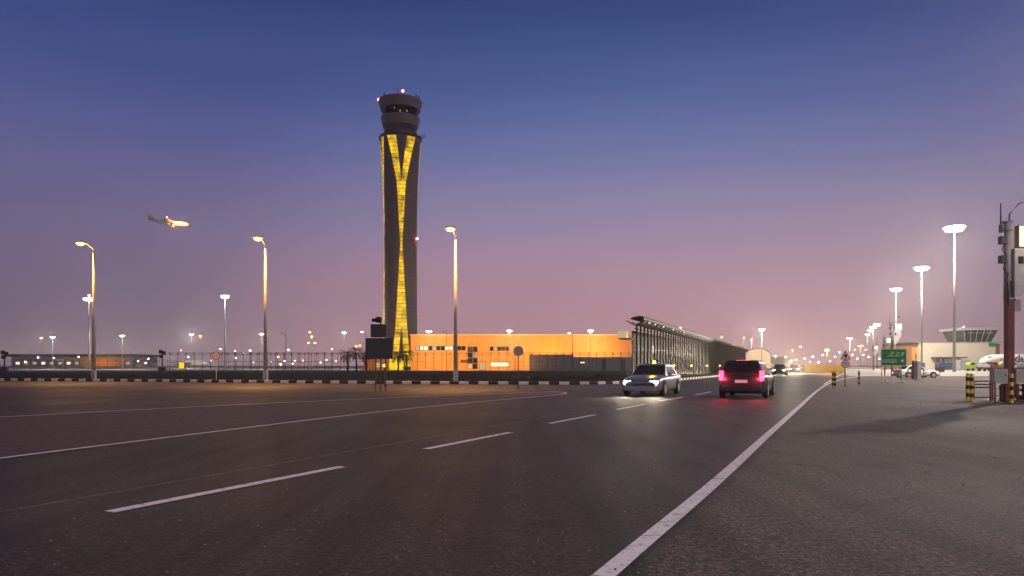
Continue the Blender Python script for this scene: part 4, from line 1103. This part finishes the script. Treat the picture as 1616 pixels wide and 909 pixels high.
vehicle('moving_car', (*Lr(4.3,31),0.008), hd, 'dark car driving away with red tail lamps in the near lane', 'car_dark', 4.7,1.9,1.62,True,group=GT,tl=40,head=False)
vehicle('moving_car', (*Lr(9.2,33),0.008), hd+PI, 'oncoming pale car with lit headlamps and amber roof beacon, nearest in the far lane', 'car_silver', 4.6,1.84,1.5,False,group=GT,hl=260,tail=False,beacon=True)
vehicle('moving_car', (*Lr(9.2,100),0.008), hd+PI, 'oncoming dark car with lit headlamps following behind the pale car with the beacon', 'car_dark', 4.7,1.86,1.6,True,group=GT,hl=260,tail=False)
vehicle('moving_car', (*Lr(9.2,130),0.008), hd+PI, 'most distant oncoming car with glaring headlamps at the far end of the road', 'car_dark', 4.7,1.86,1.6,True,group=GT,hl=25000,tail=False)

# ------------------------------------------------------------------ palms and scrub
def palm(px, Y, h_, label, seed):
    rnd = random.Random(seed); t = thing('palm_tree', W(px,Y), label, 'palm tree', 'date palms at the foot of the tower')
    q = MB(); pts = [(.12*math.sin(k*.5),0,h_*k/10) for k in range(11)]; q.tube(pts,[.26-.008*k+(.03 if k%2 else 0) for k in range(11)],9); q.build('trunk','bark',t)
    q = MB(); top = Vector(pts[-1])
    for i in range(46):
        a = rnd.uniform(0,2*PI); el_ = rnd.uniform(-.55,1.25); L_ = rnd.uniform(2.0,2.9); d = Vector((math.cos(a),math.sin(a),0)); side = Vector((-d.y,d.x,0))
        prev = top.copy(); sl = el_
        for s in range(9):
            nx = prev+(d*math.cos(sl)+Vector((0,0,1))*math.sin(sl))*L_/9; sl -= .17
            q.quad([prev+side*.02,nx+side*.02,nx-side*.02,prev-side*.02])
            if s > 1:
                ll = .55*math.sin(PI*(s+1)/11)+.12
                for sg_ in (-1,1):
                    for fr in (0,.5):
                        b0 = prev.lerp(nx,fr); tip = b0+side*sg_*ll*.75+(nx-prev).normalized()*ll*.6+Vector((0,0,-.25*ll))
                        q.quad([b0,b0+(nx-prev)*.28,tip])
            prev = nx
    q.build('crown','leaf',t); return t
palm(548,176,4.2,'leftmost palm of the pair left of the dark sign boards',1)
palm(562,178,5.0,'taller right palm of the pair left of the dark sign boards',2)
palm(578,181,4.4,'palm half hidden behind the left edge of the dark sign boards',3)
palm(628,180,4.0,'palm between the dark sign boards and the ochre building, left one',4)
palm(641,178,4.3,'palm touching the left corner of the ochre building',5)
for i,(px,py,s_,d_) in enumerate(((703,600,1.0,'left of the street lamp beside the tower'),(793,598,1.1,'left of the octagonal sign'),(824,597,1.3,'just right of the octagonal sign'),(848,599,.7,'right of the octagonal sign, third'),(893,595,.7,'in front of the right part of the ochre building'),(944,594,1.0,'near the left end of the louvred building'),(768,601,.6,'small one near the kerb'),(731,601,.7,'touching the street lamp by the tower'))):
    rnd = random.Random(i+50); q = MB()
    for k in range(170):
        a = rnd.uniform(0,2*PI); r_ = rnd.uniform(0,.9)*s_; z = rnd.uniform(.0,.34)*s_*(1.1-r_/s_); p = Vector((r_*math.cos(a),r_*math.sin(a),z))
        u = Vector((rnd.uniform(-1,1),rnd.uniform(-1,1),rnd.uniform(-.3,1))).normalized()*.12; w = Vector((rnd.uniform(-1,1),rnd.uniform(-1,1),rnd.uniform(-1,1))).normalized()*.05
        q.quad([p,p+u+w,p+u*1.6,p+u-w])
    o = q.build('desert_shrub','scrub',loc=G(px,py)); tag(o,'dry shrub on the dark verge, '+d_,'shrub','low shrubs on the verge')

# ------------------------------------------------------------------ ochre floodlights for the building
for i,px in enumerate((672,712,790,868,950)):
    Y = 187 if px < 830 else 191
    t = thing('wall_floodlight', W(px,Y-3 if px<830 else Y+1.2), ['small ground floodlight at the left end of the ochre wall','small ground floodlight below the window strip of the ochre wall','small ground floodlight near the shop window of the ochre wall','small ground floodlight behind the grey boundary wall, left','small ground floodlight behind the grey boundary wall, right'][i], 'floodlight','ground floodlights of the ochre building')
    q = MB(); q.box((0,0,.25),(.4,.3,.3),taper=.8); q.build('housing','dark_metal',t)
    q = MB(); q.box((0,.17,.3),(.32,.03,.22)); q.build('lens','e_sod',t)
    light('wall_wash','SPOT',(0,-4 if px<830 else 0,.6 if px<830 else 3.5),(11000 if i < 3 else 7500),(1,.45,.07),t,.6,150,(0,1,.2),.9)

# ------------------------------------------------------------------ haze
hb = MB(); hb.box((0,600,199),(2600,1900,400)); hz_ = hb.build('haze',[]); hz_['kind'] = 'stuff'
hm = bpy.data.materials.new('haze'); hm.use_nodes = True; nt = hm.node_tree; nt.nodes.clear()
out = nt.nodes.new('ShaderNodeOutputMaterial'); pv = nt.nodes.new('ShaderNodeVolumePrincipled')
pv.inputs['Color'].default_value = (.86,.80,.82,1); pv.inputs['Density'].default_value = 0.0003; pv.inputs['Anisotropy'].default_value = 0.75
nt.links.new(pv.outputs[0], out.inputs['Volume']); hz_.data.materials.append(hm)

# ------------------------------------------------------------------ sky
wd = bpy.data.worlds.new('World'); scn.world = wd; wd.use_nodes = True
nt = wd.node_tree; N = nt.nodes; L = nt.links.new; bg = N['Background']; outw = N['World Output']
tc = N.new('ShaderNodeTexCoord'); sep = N.new('ShaderNodeSeparateXYZ'); L(tc.outputs['Generated'], sep.inputs[0])
# faint uneven bands of dusk haze shift the gradient a little
smp = N.new('ShaderNodeMapping'); smp.inputs['Scale'].default_value = (1.2,1.2,9); L(tc.outputs['Generated'], smp.inputs[0])
snz = N.new('ShaderNodeTexNoise'); snz.inputs['Scale'].default_value = 1.6; snz.inputs['Detail'].default_value = 4; L(smp.outputs[0], snz.inputs['Vector'])
smr = N.new('ShaderNodeMapRange'); smr.inputs['To Min'].default_value = -.035; smr.inputs['To Max'].default_value = .035; L(snz.outputs['Fac'], smr.inputs['Value'])
zadd = N.new('ShaderNodeMath'); zadd.operation = 'ADD'; L(sep.outputs['Z'], zadd.inputs[0]); L(smr.outputs[0], zadd.inputs[1])
def ramp(cols):
    r = N.new('ShaderNodeValToRGB'); cr = r.color_ramp; cr.interpolation = 'B_SPLINE'
    while len(cr.elements) > 1: cr.elements.remove(cr.elements[-1])
    cr.elements[0].position = cols[0][0]; cr.elements[0].color = lin(*cols[0][1])
    for p, c_ in cols[1:]:
        e = cr.elements.new(p); e.color = lin(*c_)
    L(zadd.outputs[0], r.inputs[0]); return r
# sin(elevation): y=577->0, 430->.135, 330->.22, 200->.33, 100->.405, 0->.47
glow = ramp([(0,(172,136,138)),(.06,(168,128,138)),(.13,(166,128,146)),(.20,(142,128,158)),(.30,(92,110,160)),(.40,(44,78,134)),(.50,(16,50,102)),(1,(14,32,66))])
away = ramp([(0,(140,122,128)),(.03,(124,106,120)),(.06,(112,98,116)),(.13,(110,96,124)),(.20,(104,98,136)),(.30,(74,84,138)),(.40,(42,64,120)),(.50,(22,44,94)),(1,(14,26,60))])
dt = N.new('ShaderNodeVectorMath'); dt.operation = 'DOT_PRODUCT'; L(tc.outputs['Generated'], dt.inputs[0]); dt.inputs[1].default_value = Vector((.14,1,0)).normalized()
mr = N.new('ShaderNodeMapRange'); mr.interpolation_type = 'SMOOTHSTEP'; mr.inputs['From Min'].default_value = .80; mr.inputs['From Max'].default_value = .99; L(dt.outputs['Value'], mr.inputs['Value'])
mx = N.new('ShaderNodeMix'); mx.data_type = 'RGBA'; L(mr.outputs[0], mx.inputs[0]); L(away.outputs[0], mx.inputs[6]); L(glow.outputs[0], mx.inputs[7])
L(mx.outputs[2], bg.inputs['Color']); bg.inputs['Strength'].default_value = 1.35
sk = N.new('ShaderNodeTexSky'); sk.sky_type = 'NISHITA'; sk.sun_disc = False; sk.sun_elevation = math.radians(-3); sk.sun_rotation = math.radians(12)
bg2 = N.new('ShaderNodeBackground'); bg2.inputs['Strength'].default_value = 0.05; L(sk.outputs[0], bg2.inputs['Color'])
ad = N.new('ShaderNodeAddShader'); L(bg.outputs[0], ad.inputs[0]); L(bg2.outputs[0], ad.inputs[1]); L(ad.outputs[0], outw.inputs['Surface'])
# last afterglow of the sun just under the horizon
sun = bpy.data.lights.new('sun','SUN'); sun.energy = 0.06; sun.angle = math.radians(12); sun.color = (1,.7,.62)
so = bpy.data.objects.new('sun', sun); C.objects.link(so); so.rotation_euler = Vector((-.2,-1,-.12)).to_track_quat('-Z','Y').to_euler()

# ------------------------------------------------------------------ camera and render settings
cam = bpy.data.cameras.new('camera'); co = bpy.data.objects.new('camera', cam); C.objects.link(co)
co.location = (0,0,H); co.rotation_euler = (PI/2,0,0)
cam.sensor_width = 36; cam.lens = 36*F/1616; cam.shift_y = (HY-454.5)/1616; cam.clip_start = .1; cam.clip_end = 12000
scn.camera = co
vs = scn.view_settings; vs.view_transform = 'Standard'; vs.look = 'None'; vs.exposure = 0; vs.gamma = 1
scn.render.engine = 'CYCLES'
cy = scn.cycles
cy.use_denoising = True; cy.max_bounces = 5; cy.diffuse_bounces = 2; cy.glossy_bounces = 3; cy.volume_bounces = 0; cy.transparent_max_bounces = 6
cy.sample_clamp_indirect = 3.0; cy.sample_clamp_direct = 30.0; cy.use_light_tree = True
